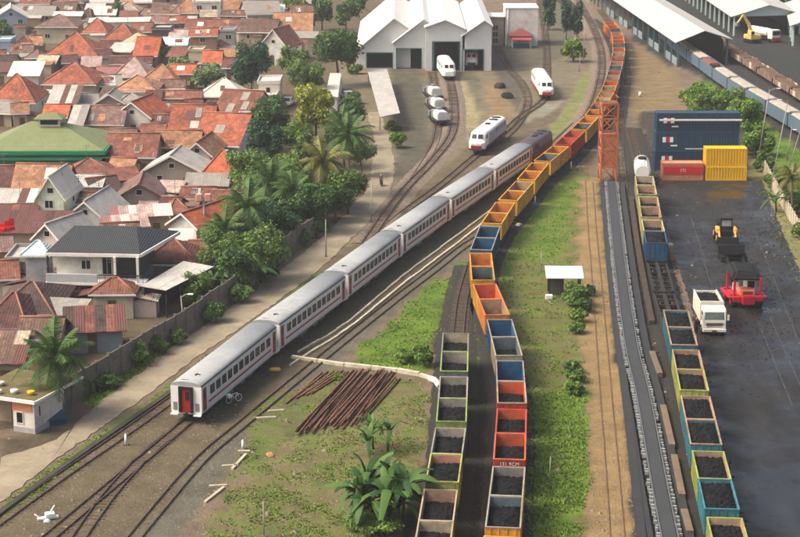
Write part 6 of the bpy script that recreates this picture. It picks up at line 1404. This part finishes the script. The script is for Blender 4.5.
obj('tarpaulin_cover', beveled(MB().add([(-1.95,.1,3.2),(1.9,.5,3.0),(2.1,4.6,3.3),(-1.8,4.9,3.5),(-1.3,1.0,4.1),(1.0,1.2,3.7),(1.5,4.0,4.2),(-1.1,4.2,4.5)], [(3,2,1,0),(4,5,6,7),(0,1,5,4),(1,2,6,5),(2,3,7,6),(3,0,4,7)]), .25, 2), black_p, t)
bu = obj('bucket', MB().ext([(6.6,3.6),(8.4,3.7),(8.6,4.9),(8.2,5.2),(7.9,4.3),(6.7,4.2)], -1.5, 1.5, 'x'), black_p, t)
o = obj('coal_load', coal_mesh(1.0,3), None, bu, (0,7.4,3.9)); o.scale = (1.1,.3,.7)

# excavator and tank truck inside the far warehouse
B = G(752,43); ye_ = mat('excavator_yellow',(224,190,110),.5,.1,1); t = thing('excavator', 'yellow excavator with raised arm in the far warehouse', 'excavator', B, R(20))
for s in (-1,1): obj('track', beveled(MB().box(s*1.1-.3,s*1.1+.3,-1.9,1.9,0,.85), .2, 2), black_p, t)
obj('house', beveled(MB().box(-1.4,1.5,-1.6,1.7,.95,2.0), .15, 2), ye_, t); cb = obj('cab', beveled(MB().box(-1.4,-.4,-1.7,.0,1.9,3.0), .1, 2), ye_, t); obj('cab_window', MB().box(-1.3,-.5,-1.73,-1.69,2.2,2.85), gl, cb)
bm_ = obj('boom', MB().ext([(-.1,1.6),(.6,1.8),(-.6,4.6),(-2.2,6.6),(-2.6,6.3),(-1.2,4.2)], .1, .5, 'y'), ye_, t); obj('stick', MB().ext([(-2.2,6.7),(-2.7,6.6),(-4.0,4.9),(-3.7,4.7)], .15, .45, 'y'), ye_, t); obj('bucket', beveled(MB().box(-4.4,-3.6,-.3,.9,4.0,4.9), .1, 2), grey_p, t)
B = G(776,43); t = thing('tank_truck', 'white tanker truck with red bumper in the far warehouse', 'truck', B, R(24)); prof = [(1.2*math.cos(math.pi*2*i/16), 2.1+1.0*math.sin(math.pi*2*i/16)) for i in range(16)]
obj('tank', beveled(MB().ext(prof, 2.2, 10), .2, 2), tarp, t); cb = obj('cab', beveled(MB().box(-1.2,1.2,0,1.9,.8,3.0), .12, 2), tarp, t); obj('windscreen', MB().box(-1.0,1.0,-.03,.02,1.8,2.7), gl, cb); obj('bumper', beveled(MB().box(-1.2,1.2,-.2,.2,.4,1.2), .05), loco_red, t); obj('chassis', MB().box(-.5,.5,.3,10,.6,1.0), dark_p, t)
for s in (-1,1):
    for y in (1.0,6.5,8.0): obj('wheel', MB().cyl((s*.85,y,.5),(s*1.2,y,.5),.5,14), black_p, t)

# white-roofed hut on the grass
B = G(564,296); t = thing('track_hut', 'small hut with white flat roof on the grass strip', 'hut', B, R(-2)); obj('roof', beveled(MB().slab([(-2.1,-1.3,2.45),(2.1,-1.3,2.45),(2.1,2.4,2.9),(-2.1,2.4,2.9)], .12), .02), lampw, t)
for x in (-1.7,-.2,1.7):
    for y in (-.9,2.0): obj('post', MB().box(x-.08,x+.08,y-.08,y+.08,0,2.4), dark_p, t)
obj('wall', MB().box(-1.6,-.2,.3,1.9,0,2.3), wallm('dark'), t); obj('bench', MB().box(.2,1.5,-.4,.1,.4,.5).box(.3,.4,-.3,0,0,.4).box(1.3,1.4,-.3,0,0,.4), door_m, t)
tag(obj('white_crate', beveled(MB().box(-.4,.4,-.3,.3,0,.5), .04), lampw, None, G(549,299)), 'white crate standing left of the small hut', 'crate')

# rusty rails stacked in the weeds
rr_ = mat('rail_rust', (76,54,44), .85, .35, 1.2, dirt=.3, rgb2=(112,78,62), hue=.3); rj = random.Random(9)
for k in range(34):
    u = k/33; a, b = Vector((296+u*66+rj.uniform(-3,3), 434-u*10+rj.uniform(-5,4))), Vector((350+u*48+rj.uniform(-3,3), 371+u*4+rj.uniform(-2,4))); A, B = G(a.x,a.y), G(b.x,b.y); z = .03 + .11*(k % 3); d = (B-A)
    mb = MB(); ribbon(mb, [Vector((0,0,0)), d*rj.uniform(.88,1.05)], -.1, .1, z, z+.05); ribbon(mb, [Vector((0,0,0)), d*.98], -.05, .05, z+.05, z+.15)
    tag(obj('steel_rail', mb, rr_, None, A), 'long rusty steel rail lying in the large pile among weeds', 'rail', 'rusty rails of the large pile')
for k in range(6):
    A, B = G(286+k*5,404-k*2+rj.uniform(-2,2)), G(322+k*5+rj.uniform(-3,3),372+rj.uniform(-1,1)); mb = MB(); ribbon(mb, [Vector((0,0,0)), B-A], -.07, .07, .02, .16); tag(obj('steel_rail', mb, rr_, None, A), 'loose rusty rail left of the large pile', 'rail', 'loose rails left of the pile')
for k, (x0,y0,x1,y1) in enumerate([(209,487,227,486),(222,467,238,466),(238,452,250,452),(232,470,246,455),(205,503,224,488),(254,419,276,418),(268,412,284,411)]):
    A, B = G(x0,y0), G(x1,y1); mb = MB(); ribbon(mb, [Vector((0,0,0)), B-A], -.12, .12, 0, .16); tag(obj('old_sleeper', mb, conc2, None, A), 'broken pale sleeper in the weeds beside the grey worn track', 'sleeper', 'broken sleepers in the weeds')
# marker posts and scraps
def marker(label, x, y, hpx, r=.12, m=lampw):
    B = G(x, y); h = hpx/scl(B); t = thing('marker_post', label, 'marker post', B); obj('post', MB().cyl((0,0,.1),(0,0,h),r,8,r*.9), m, t); obj('foot', MB().box(-.2,.2,-.2,.2,0,.14), conc, t); obj('cap', MB().cyl((0,0,h),(0,0,h+.08),r*.95,8,r*.4), m, t)
marker('white marker post beside the track at lower left', 126,445,11); marker('white marker post at the weeds edge', 243,450,10); marker('white marker left of the coal train bend, by the grass', 523,207,7); marker('white marker stone beside the yellow containers', 535,203,7); marker('small white marker on the upper dirt patch', 640,97,5,.3); marker('white post by the far yellow containers', 571,170,8)
sw = MB(); sw.box(-.8,.8,-.2,.2,.05,.2).box(-.2,.5,-.3,.3,.2,.5).tube([(.1,0,.4),(.6,.2,1.0)], .06, 6).tube([(-.6,0,.2),(-1.0,.1,.5)], .05, 6); o = tag(obj('points_lever', sw, lampw, None, G(48,519), R(20)), 'pale points lever box beside the track at the bottom left', 'points lever')
# bicycle-like rail trolley by the train tail
B = G(234,402); t = thing('bicycle', 'white bicycle standing beside the tail carriage', 'bicycle', B, R(40)); bw = lampw
for x in (-.55,.55):
    ring = [(x+.33*math.cos(a),0,.35+.33*math.sin(a)) for a in [i*math.pi/8 for i in range(17)]]; obj('wheel', MB().tube(ring, .035, 5), bw, t)
obj('frame', MB().tube([(-.55,0,.35),(-.15,0,.8),(.4,0,.85),(.55,0,.35)], .035, 5).tube([(-.15,0,.85),(0,0,.35),(.4,0,.8)], .035, 5), bw, t); obj('handlebar', MB().tube([(.35,-.25,1.0),(.42,0,.98),(.35,.25,1.0)], .03, 5), dark_p, t); obj('saddle', beveled(MB().box(-.28,-.02,-.08,.08,.88,.96), .03), black_p, t); obj('pannier', beveled(MB().box(-.75,-.3,-.25,.25,.55,.85), .04), bw, t)
tag(obj('yellow_sack', beveled(MB().box(-.55,.55,-.3,.3,0,.3), .1, 2), mat('sack_yellow',(196,160,66),.8,.15), None, G(275,371), R(10)), 'yellow plastic sack on the ground beside the second carriage', 'sack')
for k, (x, y, lab) in enumerate([(512,168,'white rubble sack by the coal train bend, leftmost'),(519,226,'pale sack pair below the yellow containers'),(270,456,'tan stump of wood in the weeds'),(47,522,'small pale sack beside the points lever'),(500,88,'dark scrap heap on the depot ground'),(507,98,'second dark scrap heap nearer the camera')]):
    m_ = [lampw, conc2, ctan, lampw, dark_p, dark_p][k]; s = [.4,.5,.4,.3,1.3,1.4][k]; mb = beveled(MB().ext([(-s,0),(s,0),(s*.6,s*.7),(-s*.4,s*.8)], -s*.7, s*.7), s*.2, 2); tag(obj('scrap_heap' if k > 3 else 'sack', mb, m_, None, G(x,y), k), lab, 'scrap heap' if k > 3 else 'sack')
# small vehicles by the lane
def pickup(label, x, y, rot, col):
    t = thing('pickup_truck', label, 'pickup truck', G(x,y), R(rot)); m_ = mat('car_paint_%d_%d' % (col[0],x), col, .35, .06, 1, dirt=.15)
    obj('body', beveled(MB().ext([(-2.2,.45),(2.2,.45),(2.25,.95),(1.2,1.05),(.7,1.05),(-2.2,1.05)], -.85, .85, 'x'), .07, 2), m_, t); obj('cab', beveled(MB().ext([(-.5,1.0),(1.15,1.0),(.7,1.65),(-.45,1.7)], -.78, .78, 'x'), .07, 2), m_, t)
    obj('windscreen', MB().slab([(-.68,1.16,1.08),(.68,1.16,1.08),(.6,.78,1.6),(-.6,.78,1.6)][::-1], .02), gl, t); obj('load_bed', MB().box(-.7,.7,-2.1,-.6,1.06,1.1), dark_p, t)
    for s in (-1,1):
        obj('side_window', MB().box(min(s*.77,s*.79),max(s*.77,s*.79),-.35,.7,1.15,1.55), gl, t); obj('headlight', MB().box(min(s*.5,s*.8),max(s*.5,s*.8),2.22,2.27,.7,.88), lampw, t)
        for yy in (-1.4,1.4): wh = obj('wheel', MB().cyl((s*.62,yy,.34),(s*.88,yy,.34),.34,14), black_p, t); obj('hub', MB().cyl((s*.88,yy,.34),(s*.9,yy,.34),.17,8), grey_p, wh)
pickup('white pickup truck parked beside the white terrace house', 288,106,170,(216,214,208)); pickup('white van-like pickup at the end of the white canopy', 348,100,20,(220,218,212))
for k in range(3): tag(obj('red_chair', MB().box(-.3,.3,-.3,.3,.0,.45).box(-.3,.3,.2,.3,.45,1.0+.2*k), mat('plastic_red',(196,36,36),.4,.06), None, G(4+k*5,262-k)+Vector((0,0,3.75)), .2*k), '%s red plastic chair on the grey block house roof' % ['leftmost','middle','rightmost'][k], 'chair', 'red chairs on the roof')
# ---- people
def person(label, px, py, shirt, trousers, rotz=0.0, helmet=None, sit=False, scale=1.0):
    B = G(px, py); t = thing('person', label, 'person', B, rotz); t.scale = (scale,)*3
    V = [(0,0,.95),(0,0,1.2),(0,0,1.42),(0,0,1.52),(.1,0,.9),(.12,.02,.5),(.12,0,.08),(.12,-.12,.04),(-.1,0,.9),(-.12,.04,.5),(-.12,.06,.08),(-.12,-.06,.04),(.2,0,1.4),(.27,.02,1.12),(.24,-.1,.86),(-.2,0,1.4),(-.27,.02,1.12),(-.24,-.1,.86)]
    if sit: V[5] = (.16,-.35,.85); V[6] = (.16,-.3,.42); V[7] = (.16,-.42,.38); V[9] = (-.16,-.35,.85); V[10] = (-.16,-.3,.42); V[11] = (-.16,-.42,.38); V[14] = (.25,-.42,1.05); V[17] = (-.25,-.42,1.05)
    E_ = [(0,1),(1,2),(2,3),(0,4),(4,5),(5,6),(6,7),(0,8),(8,9),(9,10),(10,11),(2,12),(12,13),(13,14),(2,15),(15,16),(16,17)]
    rad = [.15,.14,.13,.06,.1,.07,.05,.05,.1,.07,.05,.05,.07,.05,.035,.07,.05,.035]
    me = bpy.data.meshes.new('body'); me.from_pydata(V, E_, []); o = obj('body', me, None, t); me.materials.append(mat('cloth_%s' % str(shirt), shirt, .85, .15, 3))
    sk = o.modifiers.new('skin','SKIN'); lay = me.skin_vertices[0] if me.skin_vertices else None
    if lay is None:
        bm = bmesh.new(); bm.from_mesh(me); bm.verts.layers.skin.verify(); bm.to_mesh(me); bm.free(); lay = me.skin_vertices[0]
    for i, r_ in enumerate(rad): lay.data[i].radius = (r_, r_*.8 if i < 3 else r_); lay.data[i].use_root = (i == 0)
    o.modifiers.new('sub','SUBSURF').levels = 1; o.modifiers['sub'].render_levels = 1
    hd = MB(); skn = mat('skin', (150,104,80), .6, .08, 3); rings = [(.0,1.5),(.07,1.52),(.095,1.6),(.1,1.67),(.085,1.74),(.0,1.78)]; n = 8; v = []; f = []
    for r_, z in rings:
        for j in range(n): v.append((r_*math.cos(j*2*math.pi/n), r_*1.1*math.sin(j*2*math.pi/n)-.01, z))
    for i in range(len(rings)-1):
        for j in range(n): f.append((i*n+j, i*n+(j+1)%n, i*n+n+(j+1)%n, i*n+n+j))
    hd.add(v, f, True); hd.add([(-.02,-.11,1.62),(.02,-.11,1.62),(0,-.14,1.6),(0,-.11,1.67)], [(0,1,2),(1,3,2),(3,0,2)]); h_ = obj('head', hd, skn, t)
    obj('helmet' if helmet else 'hair', MB().tube([(0,.01,1.68),(0,.01,1.75),(0,.01,1.81)], .125, 8, .05), helmet or black_p, t)
    obj('trousers', MB().tube([(V[4][0],V[4][1],V[4][2]),V[5],V[6]], .115, 7, .075).tube([V[8],V[9],V[10]], .115, 7, .075), mat('trousers_%s' % str(trousers), trousers, .85, .15, 3), t)
    return t
person('person in dark clothes and orange helmet beside the white truck', 696,334,(40,44,54),(34,36,42),R(20),mat('helmet_orange',(224,110,60),.5,.05))
# motorbike on the path
B = G(381,186); t = thing('motorbike', 'dark motorbike ridden along the bend of the path', 'motorbike', B, R(10))
for y in (-.62,.62):
    obj('wheel', MB().tube([(0,y+.27*math.cos(a),.3+.27*math.sin(a)) for a in [i*math.pi/8 for i in range(17)]], .05, 6), black_p, t)
obj('body', beveled(MB().ext([(-.5,.35),(.3,.3),(.55,.9),(.4,.95),(.1,.6),(-.7,.75),(-.75,.65)], -.13, .13, 'x'), .04, 2), dark_p, t); obj('handlebar', MB().tube([(-.33,-.45,1.0),(0,-.5,1.02),(.33,-.45,1.0)], .03, 5), dark_p, t); obj('seat', beveled(MB().box(-.14,.14,-.1,.65,.72,.8), .04), black_p, t)
p_ = person('rider in brown jacket on the motorbike', 381,186,(110,76,60),(50,50,56),R(10),mat('helmet_white',(210,206,200),.4,.05),sit=True); p_.location = B + Vector((0,0.1,-.1))
hm = bpy.data.materials.new('haze_air'); hm.use_nodes = True; hn = hm.node_tree.nodes
for n_ in list(hn): hn.remove(n_)
ho = hn.new('ShaderNodeOutputMaterial'); pv = hn.new('ShaderNodeVolumePrincipled'); pv.inputs['Color'].default_value = (.92,.94,.96,1); pv.inputs['Density'].default_value = HAZE; pv.inputs['Anisotropy'].default_value = .2
hm.node_tree.links.new(pv.outputs[0], ho.inputs['Volume'])
if HAZE > 0: struct(obj('haze', MB().box(-13000,13000,-600,9000,-1,58), hm), 'stuff')['label'] = 'thin pale haze in the air over the whole place'
dup = [k for k, v in LABELS.items() if len(v) > 1 and not all(v)]
print('DUPLICATE LABELS', dup)
print('objects', len(bpy.data.objects), 'tris', sum(sum(len(p.vertices)-2 for p in me.polygons) for me in bpy.data.meshes))
